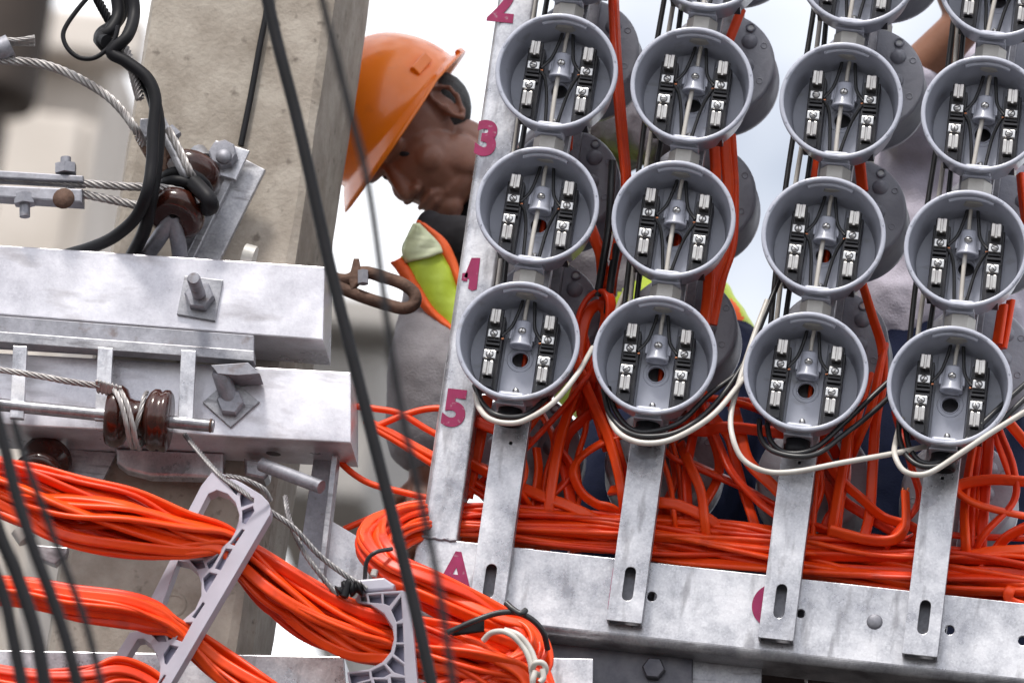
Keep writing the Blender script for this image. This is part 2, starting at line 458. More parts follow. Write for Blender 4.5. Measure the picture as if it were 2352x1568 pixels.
x2 = P(760, 1200, BY2).x
shift(MB().box((x2 - bw_ / 2 + 0.3, BY2 + 3.4, zb / 2), (bw_ - 0.6, 5, zb - 0.004), ch=0.05), o_).build('lower_storey', M['plaster_grey'], e)
shift(MB().box((x1 - bw_ / 2, BY2 + 2.9, z1 + 0.08), (bw_ + 0.14, 6.3, 0.16), ch=0.03), o_).build('parapet', M['plaster_grey'], e)

# ------------------------------------------------------------------ concrete pole
PY = 0.20
xl, xr, xe = P(352, 0, PY).x, P(750, 0, PY).x, P(850, 0, PY + 0.28).x
pole = empty('concrete_pole', ((xl + xe) / 2, PY + 0.17, 0), 'tall beige concrete utility pole with chamfered edge behind steel crossarms', 'utility pole')
prof = [(xl - 0.012, PY + 0.05), (xl, PY + 0.008), (xl + 0.012, PY), (xr, PY), (xr + 0.012, PY + 0.006), (xe - 0.004, PY + 0.075), (xe, PY + 0.09), (xe, PY + 0.28), (xe - 0.05, PY + 0.36), (xl + 0.03, PY + 0.36), (xl - 0.012, PY + 0.31)]
NZ = 90
vs, fs = [], []
zz = [0.0, 2.6] + [2.6 + 4.0 * k / NZ for k in range(1, NZ + 1)] + [9.5]
for iz, z in enumerate(zz):
    for k, (x, y) in enumerate(prof):
        j = 0.0018 if 1 < iz < len(zz) - 2 else 0
        n_ = noise.noise(Vector((x * 9, y * 9, z * 9 + k))) * j + noise.noise(Vector((x * 40, y * 40, z * 40))) * j * 0.8
        vs.append((x + n_ - pole.location.x, y + n_ * 0.5 - pole.location.y, z))
n = len(prof)
for i in range(len(zz) - 1):
    for k in range(n):
        fs.append((i * n + k, i * n + (k + 1) % n, (i + 1) * n + (k + 1) % n, (i + 1) * n + k))
fs.append(list(range(n))[::-1]); fs.append([len(vs) - n + k for k in range(n)])
MB().add(vs, fs).build('shaft', M['concrete'], pole)
hole = shift(MB().lathe([(0.019, -0.003), (0.019, 0.0), (0.013, 0.0015), (0.012, -0.003)], 18, Matrix.Translation(P(400, 1388, PY)) @ Matrix.Rotation(R(90), 4, 'X')), rel(pole))
hole.lathe([(0, 0.0008), (0.013, 0.0008)], 18, Matrix.Translation(P(400, 1388, PY) - pole.location) @ Matrix.Rotation(R(90), 4, 'X'), 1)
hole.build('bolt_hole', [M['concrete'], M['black_plastic']], pole)

# ================================================================== METER RACK
YB = 0.105                                   # front face of the main beam
rack_z_top = P(1500, 1291, YB).z
rack_z_bot = P(1500, 1464, YB).z
beam_x0, beam_x1 = P(955, 1260, YB).x, P(2352, 1450, YB).x + 0.45
bars_px = [(1112, 1420), (1406, 1424), (1763, 1465), (2103, 1503)]
sock_px = [(1189, 781), (1504, 814), (1851, 852), (2181, 884)]
YF = 0.079                                   # front face of the strut bars
colx = []
for (sx, sy), (bx_, by_) in zip(sock_px, bars_px):
    colx.append((P(sx, sy, 0).x * 0.5 + P(bx_, by_, YF).x * 0.5))
row0 = sum(P(sx, sy, 0).z for sx, sy in sock_px) / 4
PITCH = 0.2055
print('columns', [round(P(*s, 0).x, 4) for s in sock_px], [round(P(*b_, YF).x, 4) for b_ in bars_px], 'rows', [round(P(*s, 0).z, 4) for s in sock_px], 'beam', rack_z_top - rack_z_bot)
colx = [P(*s, 0).x for s in sock_px]
colz = [P(*s, 0).z for s in sock_px]

beam = empty('rack_beam', ((beam_x0 + beam_x1) / 2, YB, rack_z_bot), 'long galvanised steel channel beam at the foot of the meter rack', 'steel beam')
holes_px = [(1497, 1369, 11), (1839, 1408, 10), (2181, 1446, 11), (2349, 1470, 11)]
loops = [rrect(beam_x0, rack_z_bot, beam_x1, rack_z_top, 0.006)]
for (hx, hy, hr) in holes_px:
    q = P(hx, hy, YB); loops.append(circ(q.x, q.z, hr / 1620.0, 20))
me = plate_mesh('web', loops, 0.006, 0.001)
me.transform(Matrix.Translation(Vector((0, YB, 0)) - beam.location))
link('web', me, M['galv_bright'], beam)
bx = (beam_x0 + beam_x1) / 2; bl = beam_x1 - beam_x0
fl = MB()
pr = []                                     # rolled lower flange, a rounded lip
for k in range(9):
    t = R(180 + 90 * k / 8)
    pr.append((YB + 0.012 + 0.012 * math.cos(t) , rack_z_bot + 0.0135 + 0.0135 * math.sin(t) - 0.012))
pr += [(YB + 0.085, rack_z_bot - 0.012), (YB + 0.085, rack_z_bot - 0.005), (YB + 0.0145, rack_z_bot - 0.005), (YB + 0.007, rack_z_bot + 0.0012)]
vs = [(xx, y, z) for xx in (beam_x0, beam_x1) for (y, z) in pr]
n = len(pr)
fs = [(k, (k + 1) % n, n + (k + 1) % n, n + k) for k in range(n)] + [list(range(n)), [n + k for k in range(n)][::-1]]
shift(fl.add(vs, fs), rel(beam)).build('lower_flange', M['galv'], beam)
shift(MB().box((bx, YB + 0.046, rack_z_top - 0.0035), (bl, 0.078, 0.006)), rel(beam)).build('upper_flange', M['galv'], beam)
q = P(2009, 1427, YB)
shift(MB().dome(q, 0.0115, flat=0.35), rel(beam)).build('rivet', M['galv_dull'], beam)

def text_mesh(s, h, offset=0.0, sx=1.0, shear=0.0):
    cu = bpy.data.curves.new('t', 'FONT'); cu.body = s; cu.size = h / 0.72; cu.extrude = 0.0006; cu.offset = offset
    cu.align_x = 'CENTER'; cu.align_y = 'CENTER'; cu.shear = shear
    ob = bpy.data.objects.new('t', cu); COL.objects.link(ob)
    me = bpy.data.meshes.new_from_object(ob.evaluated_get(bpy.context.evaluated_depsgraph_get()))
    bpy.data.objects.remove(ob); bpy.data.curves.remove(cu)
    me.transform(Matrix.Rotation(R(90), 4, 'X') @ Matrix.Diagonal((sx, 1, 1, 1)))
    return me
def painted(s, px, py, Y, h, parent, offset=0.0035, sx=0.95, rot=0.0, name='painted_letter'):
    me = text_mesh(s, h, offset, sx)
    q = P(px, py, Y - 0.0008)
    me.transform(Matrix.Translation(q - parent.location) @ Matrix.Rotation(rot, 4, 'Y'))
    return link(name, me, M['paint'], parent)
painted('A', 1046, 1322, YB, 0.062, beam, 0.003, 0.85)
painted('B', 1420, 1358, YB, 0.058, beam, 0.003, 0.6)
painted('C', 1774, 1396, YB, 0.062, beam, 0.003, 1.0)
painted('D', 2122, 1425, YB, 0.058, beam, 0.003, 0.6)

# ---- left post with stencilled row numbers
pz0, pz1 = rack_z_top, rack_z_top + 1.15
pxl, pxr = P(962, 1235, YB).x, P(1050, 1240, YB).x
post = empty('rack_post', ((pxl + pxr) / 2, YB, pz0), 'galvanised upright post stencilled with magenta row numbers', 'steel post')
pp = []
wdt, rr = pxr - pxl, 0.016
for k in range(9):
    t = R(180 + 90 * k / 8); pp.append((pxl + rr + rr * math.cos(t), YB + rr + rr * math.sin(t)))
for k in range(5):
    t = R(270 + 90 * k / 4); pp.append((pxr - 0.004 + 0.004 * math.cos(t), YB + 0.004 + 0.004 * math.sin(t)))
pp += [(pxr, YB + 0.05), (pxr - 0.006, YB + 0.05), (pxr - 0.006, YB + 0.008), (pxl + 0.018, YB + 0.008), (pxl + 0.007, YB + 0.018), (pxl + 0.007, YB + 0.05), (pxl, YB + 0.05)]
vs = [(x, y, z) for z in (pz0 + 0.001, pz1) for (x, y) in pp]
n = len(pp)
fs = [(k, (k + 1) % n, n + (k + 1) % n, n + k) for k in range(n)] + [list(range(n)), [n + k for k in range(n)]]
shift(MB().add(vs, fs), rel(post)).build('angle_bar', M['galv_bright'], post)
wl = MB()
pts = [Vector((pxl + 0.004 + wdt * 0.9 * k / 12, YB - 0.0005 + 0.001 * math.sin(k * 2.1), pz0 + 0.001 * math.sin(k * 1.7))) for k in range(13)]
shift(wl.tube(pts, 0.0028, 6), rel(post)).build('weld_bead', M['galv_dull'], post)
painted('2', 1153, 12, YB, 0.056, post, 0.0035, 0.95, R(0), 'painted_number')
painted('3', 1117, 322, YB, 0.050, post, 0.0036, 0.95, R(0), 'painted_number')
painted('5', 1044, 941, YB, 0.052, post, 0.0036, 0.95, R(0), 'painted_number')
four = [[(1083, 592), (1103, 592), (1095, 664), (1084, 668), (1075, 662), (1078, 640), (1066, 636)],
        [(1062, 627), (1075, 626), (1073, 646), (1060, 644)]]
for lp in four:
    px_plate('painted_number', [lp], YB - 0.0012, 0.001, M['paint'], post, off=-Vector(post.location))

# ---- strut bars that carry the sockets
def strut(i, x, Yf, z0, z1, label, grp, slots=True, holes=()):
    e = empty('strut_bar', (x, Yf, z0), label, 'steel bar', grp)
    hw = 0.0248
    lp = [rrect(-hw, 0, hw, z1 - z0, 0.002, 2)]
    if slots: lp.append(slot(0.0, 0.056, 0.0155, 0.050)); lp.append(circ(0.002, 0.262, 0.0028, 10))
    for hz in holes: lp.append(circ(0, hz - z0, 0.0165, 20))
    me = plate_mesh('face', lp, 0.003, 0.0007)
    link('face', me, M['galv_bright'] if slots else M['galv_dull'], e)
    for s in (-1, 1):
        MB().box((s * (hw - 0.0014), 0.0135, (z1 - z0) / 2), (0.0027, 0.0204, z1 - z0 - 0.002)).build('side_wall', M['galv'] if slots else M['galv_dull'], e)
    MB().box((0, 0.0228, (z1 - z0) / 2), (2 * hw - 0.006, 0.0018, z1 - z0 - 0.004)).build('added_light_stop', M['galv_dull'], e) if slots else None  # sheet added behind the face to keep the socket holes dark
    return e
words = ['leftmost', 'second', 'third', 'rightmost']
for i in range(4):
    zb_ = P(bars_px[i][0], bars_px[i][1], YF).z
    strut(i, colx[i], YF, zb_, zb_ + 1.35, 'galvanised slotted strut bar of the %s front socket column, bolted to the beam' % words[i], 'front strut bars',
          holes=[colz[i] - 0.008 + PITCH * k for k in range(4)])
YR = 0.190                                   # rear bars and the sockets that face away
for i in range(4):
    strut(i, colx[i] + 0.004, YR, rack_z_bot + 0.01, rack_z_top + 1.2, 'dull rear strut bar behind the %s socket column' % words[i], 'rear strut bars', slots=False)

# ------------------------------------------------------------------ meter sockets
RI = 0.0765
def socket_meshes():
    S = {}
    TY = Matrix.Rotation(R(-90), 4, 'X')      # lathe axis +Z -> +Y (into the depth)
    S['housing'] = MB().lathe([(0.0815, 0.0035), (0.0822, 0.0005), (0.0832, -0.0006), (0.0872, -0.0006), (0.0884, 0.0006), (0.0886, 0.0035),
                               (0.0880, 0.0095), (0.0862, 0.0105), (0.0768, 0.0700), (0.0735, 0.0765), (0.0300, 0.0768), (0.0300, 0.0725),
                               (0.0710, 0.0722), (0.0730, 0.0690), (0.0818, 0.0090)], 64, TY, close=True)
    fl_ = plate_mesh('floor', [circ(0, 0, 0.0722, 48), circ(0, -0.008, 0.0118, 24)], 0.003)
    fl_.transform(Matrix.Translation((0, 0.0695, 0)))
    S['floor'] = fl_
    mp_ = plate_mesh('mounting_plate', [rrect(-0.0235, -0.0660, 0.0235, 0.0660, 0.004), circ(0, -0.008, 0.0122, 24)], 0.004, 0.0006)
    mp_.transform(Matrix.Translation((0, 0.0648, 0)))
    S['mounting_plate'] = mp_
    kn = MB()
    TYn = Matrix.Translation((0, 0.0648, -0.008)) @ Matrix.Rotation(R(90), 4, 'X')
    kn.lathe([(0.0118, -0.006), (0.0118, 0.0012), (0.0132, 0.0016), (0.0138, 0.0002)], 28, TYn)
    kn.lathe([(0.0172, 0.0001), (0.0176, 0.0009), (0.0186, 0.0009), (0.0190, 0.0001)], 28, TYn)
    S['knockout_ring'] = kn
    S['rim_tab'] = MB().box((0, 0, 0), (0.012, 0.0016, 0.0022))
    lip = MB()
    S['upper_lip'] = lip.tube([Vector((0.0800 * math.cos(R(a_)), 0.010, 0.0800 * math.sin(R(a_)))) for a_ in range(66, 116, 4)], 0.0032, 8)
    bl_ = MB()
    bl_.box((0, 0.0555, 0.0015), (0.0245, 0.027, 0.110), ch=0.0012)
    bl_.box((0, 0.0405, 0.048), (0.0185, 0.010, 0.032), ch=0.001)
    bl_.box((0, 0.0405, 0.004), (0.0195, 0.012, 0.004))
    bl_.box((0, 0.0405, 0.012), (0.0195, 0.012, 0.003))
    bl_.box((0, 0.0405, 0.0215), (0.0185, 0.008, 0.010), ch=0.001)
    bl_.box((0, 0.038, -0.047), (0.0160, 0.014, 0.013), ch=0.001)
    S['terminal_block'] = bl_
    jw = MB()
    for s in (-1, 1):
        jw.box((s * 0.0043, 0.029, 0), (0.0058, 0.018, 0.0215), ch=0.0016)
    jw.box((0, 0.0300, 0), (0.010, 0.012, 0.0205))
    S['jaw'] = jw
    S['clamp_plate'] = MB().box((0, 0.0345, 0), (0.0178, 0.005, 0.0125), ch=0.0012)
    sc_ = MB().lathe([(0.0048, 0), (0.0048, 0.0014), (0.0040, 0.0024), (0, 0.0026)], 16, Matrix.Translation((0, 0.0322, 0)) @ Matrix.Rotation(R(90), 4, 'X'))
    sc_.lathe([(0.0048, 0), (0.0057, 0), (0.0057, 0.0004), (0.0048, 0.0004)], 16, Matrix.Translation((0, 0.0322, 0)) @ Matrix.Rotation(R(90), 4, 'X'), 1)
    sc_.box((0, 0.0297, 0), (0.0086, 0.0006, 0.0014), mi=1)
    S['screw'] = sc_
    lg = MB()
    lg.lathe([(0, 0.018), (0.0098, 0.018), (0.0106, 0.0165), (0.0122, -0.012), (0.0150, -0.0165), (0.0150, -0.0185), (0.0108, -0.0185), (0.0108, -0.010), (0, -0.010)], 28, Matrix.Translation((0, 0.049, 0)))
    lg.box((0, 0.0575, 0), (0.029, 0.016, 0.030), ch=0.001)
    for s in (-1, 1):
        lg.box((s * 0.0150, 0.052, 0.001), (0.0030, 0.010, 0.019), ch=0.0008)
    S['lug'] = lg
    ls = MB().lathe([(0.0052, 0), (0.0052, 0.0012), (0.0042, 0.0034), (0, 0.0042)], 16, Matrix.Translation((0, 0.0385, 0)) @ Matrix.Rotation(R(90), 4, 'X'))
    ls.box((0, 0.0343, 0), (0.0074, 0.001, 0.0012), Matrix.Rotation(R(40), 4, 'Y'), 1)
    S['lug_screw'] = ls
    S['plate_screw'] = MB().lathe([(0.0046, -0.003), (0.0046, 0.004), (0.0028, 0.0064), (0, 0.0068)], 14, Matrix.Translation((0, 0.0645, 0)) @ Matrix.Rotation(R(90), 4, 'X'))
    hub = MB()
    hub.box((0, 0.043, -0.0790), (0.038, 0.046, 0.018), ch=0.004)
    hub.box((0.0, 0.043, -0.0890), (0.041, 0.049, 0.003), ch=0.001)
    S['hub'] = hub
    S['hex_nut'] = MB().lathe([(0, -0.0904), (0.0205, -0.0904), (0.0222, -0.0914), (0.0222, -0.1260), (0.0205, -0.1285), (0, -0.1285)], 6, Matrix.Translation((0, 0.043, 0)), smooth=False)
    pk = MB().lathe([(0, -0.0885), (0.0175, -0.0885), (0.0175, -0.098), (0.0195, -0.099), (0.0195, -0.110), (0.0175, -0.1125), (0.0140, -0.1125), (0.0130, -0.105), (0, -0.105)], 26, Matrix.Translation((0, 0.043, 0)))
    S['plug'] = pk
    def wire(pts, r): return MB().tube(catmull([Vector(p) for p in pts], 7), r, 8)
    S['nt'] = wire([(0.001, 0.048, 0.078), (0.000, 0.047, 0.062), (0.0, 0.047, 0.045)], 0.0029)
    S['nb'] = wire([(-0.002, 0.046, 0.013), (-0.0025, 0.045, 0.004), (-0.004, 0.046, -0.03), (-0.005, 0.05, -0.0755)], 0.0033)
    S['bl'] = wire([(-0.007, 0.05, 0.078), (-0.010, 0.049, 0.060), (-0.017, 0.046, 0.034), (-0.0285, 0.040, 0.0155)], 0.0025)
    S['br'] = wire([(0.008, 0.05, 0.078), (0.011, 0.049, 0.060), (0.016, 0.046, 0.034), (0.0285, 0.040, 0.0155)], 0.0025)
    S['dl'] = wire([(-0.0285, 0.041, 0.012), (-0.021, 0.046, 0.002), (-0.016, 0.052, -0.02), (-0.0125, 0.055, -0.055), (-0.011, 0.055, -0.0735)], 0.0025)
    S['dr'] = wire([(0.0285, 0.041, 0.012), (0.021, 0.046, 0.0), (0.013, 0.052, -0.02), (0.006, 0.055, -0.055), (0.004, 0.055, -0.0735)], 0.0025)
    S['cu'] = MB().tube([Vector((0, 0, 0)), Vector((0.0032, 0.001, 0.001))], 0.0015, 7)
    return {k: (v.mesh(k) if isinstance(v, MB) else v) for k, v in S.items()}
SM = socket_meshes()
def use(name, key, mats, parent, loc=None, rot=None):
    me = SM[key]
    if not me.materials:
        for m_ in (mats if isinstance(mats, list) else [mats]): me.materials.append(m_)
    o = bpy.data.objects.new(name, me); COL.objects.link(o); o.parent = parent
    if loc is not None: o.location = loc
    if rot is not None: o.rotation_euler = rot
    return o
def socket(x, z, label, last, seed):
    rd = random.Random(seed)
    e = empty('meter_socket', (x, 0, z), label, 'meter socket', 'open front meter sockets')
    e.rotation_euler = (rd.uniform(-.012, .012), rd.uniform(-.022, .022), rd.uniform(-.02, .02))
    h = use('housing', 'housing', M['grey'], e)
    for a_ in (20, 62, 118, 158, 205, 268, 330):
        t = R(a_); use('rim_tab', 'rim_tab', M['grey'], h, (0.0852 * math.cos(t), -0.0009, 0.0852 * math.sin(t)), (0, R(90) - t, 0))
    use('rim_lip', 'upper_lip', M['grey'], h)
    use('hub', 'hub', M['grey'], h)
    f = use('floor', 'floor', M['grey'], e)
    mpl = use('mounting_plate', 'mounting_plate', M['grey'], e)
    use('knockout_ring', 'knockout_ring', M['grey'], mpl)
    use('plate_screw', 'plate_screw', M['screw'], mpl, (0.001, 0, -0.056))
    for s in (-1, 1):
        dz = 0.0 if s < 0 else -0.001
        b = use('terminal_block', 'terminal_block', M['black_plastic'], e, (s * 0.0390, 0, dz - 0.0105))
        use('jaw', 'jaw', M['tin'], b, (0, 0, 0.0500)); use('jaw', 'jaw', M['tin'], b, (0, 0, -0.0280))
        for zz_ in (0.0270, -0.0085):
            yy_ = 0.0 if zz_ > 0 else -0.0125
            use('clamp_plate', 'clamp_plate', M['screw'], b, (0, yy_, zz_))
            use('screw', 'screw', [M['screw'], M['black_plastic']], b, (0, yy_, zz_), (0, rd.uniform(0, 3.1), 0))
        use('copper_end', 'cu', M['copper'], b, (-s * 0.0105 - (0.003 if s > 0 else 0.0), 0.040, 0.0225))
    l = use('neutral_lug', 'lug', M['grey'], e, (0, -0.004, 0.0240)); l.scale = (1.12, 1.06, 1.0)
    use('screw', 'lug_screw', [M['screw'], M['black_plastic']], l, (0, 0, 0.002), (0, rd.uniform(0, 3), 0))
    use('neutral_wire', 'nt', M['white_wire'], e, None, (0, rd.uniform(-.03, .03), 0))
    for k in ('bl', 'br'): use('line_wire', k, M['black_wire'], e, None, (0, rd.uniform(-.03, .03), 0))
    if not last:
        use('neutral_wire', 'nb', M['white_wire'], e, None, (0, rd.uniform(-.06, .06), 0))
        for k in ('dl', 'dr'): use('line_wire', k, M['black_wire'], e, None, (0, rd.uniform(-.06, .06), 0))
        use('hex_nut', 'hex_nut', M['hex'], e)
    else:
        use('rubber_plug', 'plug', M['rubber'], e)
    return e
rowname = ['bottom', 'second from bottom', 'third from bottom', 'topmost, cut by the picture edge,']
rown2 = ['lowest', 'second lowest', 'third lowest', 'topmost cropped']
for i in range(4):
    for k in range(4):
        socket(colx[i] + k * 0.0004, colz[i] + PITCH * k, 'open round grey meter socket, %s of the %s column' % (rown2[k], words[i]), k == 0, i * 10 + k)

# ---- rear sockets, seen from behind
TYb = Matrix.Rotation(R(-90), 4, 'X')
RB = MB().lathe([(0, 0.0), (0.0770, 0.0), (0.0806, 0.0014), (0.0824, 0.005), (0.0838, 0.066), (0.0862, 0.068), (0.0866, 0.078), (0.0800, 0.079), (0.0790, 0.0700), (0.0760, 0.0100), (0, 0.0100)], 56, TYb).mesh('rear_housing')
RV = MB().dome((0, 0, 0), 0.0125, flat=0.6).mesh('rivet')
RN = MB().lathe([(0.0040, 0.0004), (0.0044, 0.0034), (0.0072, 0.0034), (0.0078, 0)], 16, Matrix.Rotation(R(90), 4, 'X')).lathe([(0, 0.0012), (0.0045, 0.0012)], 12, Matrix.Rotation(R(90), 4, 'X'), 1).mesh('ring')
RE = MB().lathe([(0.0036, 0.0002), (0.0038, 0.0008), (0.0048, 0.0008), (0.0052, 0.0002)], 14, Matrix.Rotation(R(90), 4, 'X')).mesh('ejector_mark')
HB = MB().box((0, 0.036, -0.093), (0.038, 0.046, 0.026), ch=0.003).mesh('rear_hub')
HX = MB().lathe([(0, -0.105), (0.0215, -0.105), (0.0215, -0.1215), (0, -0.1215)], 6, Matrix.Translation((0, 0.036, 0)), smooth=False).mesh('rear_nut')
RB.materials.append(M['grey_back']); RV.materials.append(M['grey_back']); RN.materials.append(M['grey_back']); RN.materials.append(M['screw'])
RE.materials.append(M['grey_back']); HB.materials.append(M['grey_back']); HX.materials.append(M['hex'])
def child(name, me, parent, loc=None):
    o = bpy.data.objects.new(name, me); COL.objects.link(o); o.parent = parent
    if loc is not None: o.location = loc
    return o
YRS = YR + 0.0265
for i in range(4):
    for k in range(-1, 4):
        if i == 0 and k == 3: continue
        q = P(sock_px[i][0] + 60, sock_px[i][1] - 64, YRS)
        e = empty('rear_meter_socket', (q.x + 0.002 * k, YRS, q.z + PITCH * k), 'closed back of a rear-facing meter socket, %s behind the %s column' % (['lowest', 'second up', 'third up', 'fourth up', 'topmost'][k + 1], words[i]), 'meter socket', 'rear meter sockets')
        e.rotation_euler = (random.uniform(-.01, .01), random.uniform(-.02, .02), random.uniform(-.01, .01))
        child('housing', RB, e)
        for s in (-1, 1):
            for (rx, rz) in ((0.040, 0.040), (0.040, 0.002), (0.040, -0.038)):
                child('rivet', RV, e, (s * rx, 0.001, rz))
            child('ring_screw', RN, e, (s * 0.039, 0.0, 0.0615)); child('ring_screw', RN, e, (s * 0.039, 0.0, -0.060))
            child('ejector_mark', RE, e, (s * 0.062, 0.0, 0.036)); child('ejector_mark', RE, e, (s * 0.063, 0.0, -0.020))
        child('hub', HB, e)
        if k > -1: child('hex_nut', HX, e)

# ------------------------------------------------------------------ cable profiles
def lobes(n, k, depth):
    return [((1 - depth * (0.5 - 0.5 * math.cos(2 * math.pi * j / n * k))) * math.cos(2 * math.pi * j / n),
             (1 - depth * (0.5 - 0.5 * math.cos(2 * math.pi * j / n * k))) * math.sin(2 * math.pi * j / n)) for j in range(n)]
STRAND = lobes(36, 6, 0.42)
TWIN = []
for k in range(7):
    t = R(-115 + 230 * k / 6); TWIN.append((0.82 + 0.78 * math.cos(t), 0.78 * math.sin(t)))
for k in range(7):
    t = R(65 + 230 * k / 6); TWIN.append((-0.82 + 0.78 * math.cos(t), 0.78 * math.sin(t)))
def cable_mb(pts, r, twin=True, seg=7, roll=None, rnd=random):
    pp_ = catmull(pts, seg)
    ph = rnd.uniform(0, 6.28) if roll is None else roll
    a1, f1 = rnd.uniform(0.2, 0.7), rnd.uniform(2, 6)
    if twin:
        return MB().tube(pp_, r, prof=TWIN, twist=lambda s: a1 * math.sin(f1 * s + ph), roll=ph)
    return MB().tube(pp_, r, 10)
def cable(name, label, pts, r, m, cat='cable', group=None, twin=False, Y=None, roll=None, seg=7):
    o = cable_mb(pth(pts, Y), r, twin, seg, roll).build(name, m)
    return tag(o, label, cat, group)
def strand(name, label, pts, r, m, cat='wire', Y=None, parent=None, tw=90.0, seg=9):
    o = MB().tube(catmull(pth(pts, Y), seg), r, prof=STRAND, twist=tw).build(name, m, parent)
    return tag(o, label, cat) if parent is None else o
def bundle(name, label, pts, radii, n, r, mats, seed, Y=None, seg=6, spread=0.33, cat='cable bundle', twin=True):
    rd = random.Random(seed)
    ctrl = pth(pts, Y)
    m = len(ctrl)
    rad = [x / 1620.0 for x in radii]
    e = empty(name, ctrl[m // 2], label, cat)
    # frames along control points
    tans = [(ctrl[min(i + 1, m - 1)] - ctrl[max(i - 1, 0)]).normalized() for i in range(m)]
    nrm = Vector((0, 1, 0)); nrm = (nrm - tans[0] * nrm.dot(tans[0])).normalized()
    frames = []
    for i in range(m):
        if i:
            nrm = tans[i - 1].rotation_difference(tans[i]) @ nrm
            nrm = (nrm - tans[i] * nrm.dot(tans[i])).normalized()
        frames.append((nrm.copy(), tans[i].cross(nrm)))
    for k in range(n):
        rr_ = math.sqrt((k + 0.5) / n) * 0.95; an = k * 2.39996
        a_, b_ = rr_ * math.cos(an), rr_ * math.sin(an)
        pa, pb, fa, fb = rd.uniform(0, 6.28), rd.uniform(0, 6.28), rd.uniform(.5, 1.1), rd.uniform(.5, 1.1)
        pl = []
        for i in range(m):
            aa = a_ + spread * math.sin(fa * i + pa); bb = b_ + spread * math.sin(fb * i + pb)
            l_ = math.hypot(aa, bb)
            if l_ > 1: aa /= l_; bb /= l_
            N_, B_ = frames[i]
            pl.append(ctrl[i] + N_ * (aa * rad[i] * 0.8) + B_ * (bb * rad[i]) - e.location)
        cable_mb(pl, r * rd.uniform(.92, 1.08), twin, seg, None, rd).build('cable', mats[k % len(mats)], e)
    return e

# ================================================================== POLE HARDWARE
def crossarm(name, label, quad, Y, dep, slot_=None):
    e = empty(name, P(quad[3][0] + 200, quad[3][1], Y), label, 'crossarm')
    px_plate('channel', [quad], Y, dep, M['galv_white'], e, 0.002, -Vector(e.location))
    return e
CA1 = crossarm('steel_crossarm', 'bright galvanised upper steel crossarm bolted across the concrete pole', [(-80, 557), (746, 612), (742, 781), (-80, 716)], 0.072, 0.116)
CA2 = crossarm('steel_crossarm', 'galvanised lower crossarm with a diamond washer and orange-lit underside', [(-80, 806), (806, 854), (806, 1017), (-80, 970)], 0.072, 0.116)
hz = P(622, 1017, 0.13)
hb_ = MB().lathe([(0, 0), (0.011, 0)], 18, Matrix.Translation(Vector((P(622, 1041, 0.10).x, 0.125, P(622, 1014, 0.072).z - 0.0012 - 0.0)) - CA2.location))
hb_.build('bolt_hole', M['black_plastic'], CA2)
def washer_bolt(label, quad, Y, c, r, shaft_to, sr, tip_y):
    e = empty('washer_bolt', P(c[0], c[1], Y), label, 'bolt')
    off = -Vector(e.location)
    px_plate('square_washer', [quad], Y - 0.0062, 0.006, M['galv'], e, 0.0008, off)
    nb = MB(); bolt_head(nb, P(c[0], c[1], Y - 0.0064), r, 0.016)
    shift(nb, off).build('nut', M['galv_dull'], e)
    a_ = P(c[0], c[1], Y - 0.006); b_ = Vector((a_.x, tip_y, a_.z)) if shaft_to is None else P(shaft_to[0], shaft_to[1], tip_y)
    shift(MB().tube([a_, a_.lerp(b_, .96), b_], [sr, sr, sr * .8], 12), off).build('shaft', M['galv_dull'], e)
    return e
washer_bolt('bolt with square washer in the face of the upper crossarm', [(424, 633), (512, 643), (494, 737), (406, 721)], 0.072, (460, 684), 0.022, None, 0.0098, -0.02)
e = washer_bolt('bolt with tilted diamond washer on the lower crossarm', [(465, 923), (529, 868), (596, 922), (529, 981)], 0.072, (531, 928), 0.020, (505, 850), 0.013, 0.03)
px_plate('top_plate', [[(484, 838), (570, 832), (597, 858), (545, 862), (500, 858)]], 0.02, 0.05, M['galv_dull'], e, 0.001, -Vector(e.location))

# secondary rack with the spool insulator in front of the lower crossarm
sr_ = empty('spool_rack', P(250, 830, 0.05), 'galvanised spool rack with three tabs and a rod under the upper crossarm', 'rack')
of = -Vector(sr_.location)
px_plate('back_bar', [[(-80, 719), (583, 770), (583, 832), (-80, 792)]], 0.056, 0.012, M['galv_dull'], sr_, 0.001, of)  # duller zinc here puts the shade under the crossarm into the colour
px_plate('lip', [[(-80, 755), (583, 805), (583, 829), (-80, 779)]], 0.030, 0.025, M['galv'], sr_, 0.001, of)
for (xa, xb, ya) in ((30, 62, 793), (225, 259, 797), (416, 450, 803)):
    px_plate('tab', [[(xa, ya), (xb, ya + 2), (xb - 8, ya + 168), (xa - 8, ya + 166)]], 0.018, 0.010, M['galv_bright'], sr_, 0.001, of)
rodp = [P(-80, 921, 0.023), P(491, 978, 0.023)]
shift(MB().tube(rodp, 0.0092, 14), of).build('rod', M['galv'], sr_)
shift(MB().tube([P(482, 977, 0.020), P(486, 977.4, 0.020)], 0.0105, 8), of).build('cotter', M['rust'], sr_)
def spool(name, label, A, B, prof_, m, n=36):
    d = (B - A).normalized(); L = (B - A).length
    q = Vector((0, 0, 1)).rotation_difference(d).to_matrix().to_4x4()
    o = MB().lathe([(r_, h_ * L) for (r_, h_) in prof_], n, q).build(name, m)
    o.location = A
    return tag(o, label, 'insulator', 'brown porcelain spools')
SP = [(0.009, 0.0), (0.030, 0.0), (0.041, 0.02), (0.0445, 0.10), (0.0445, 0.20), (0.040, 0.28), (0.028, 0.34), (0.0255, 0.42), (0.0255, 0.52), (0.030, 0.60),
      (0.040, 0.66), (0.0445, 0.72), (0.0445, 0.79), (0.0405, 0.835), (0.0445, 0.88), (0.0445, 0.95), (0.040, 0.99), (0.009, 1.0)]
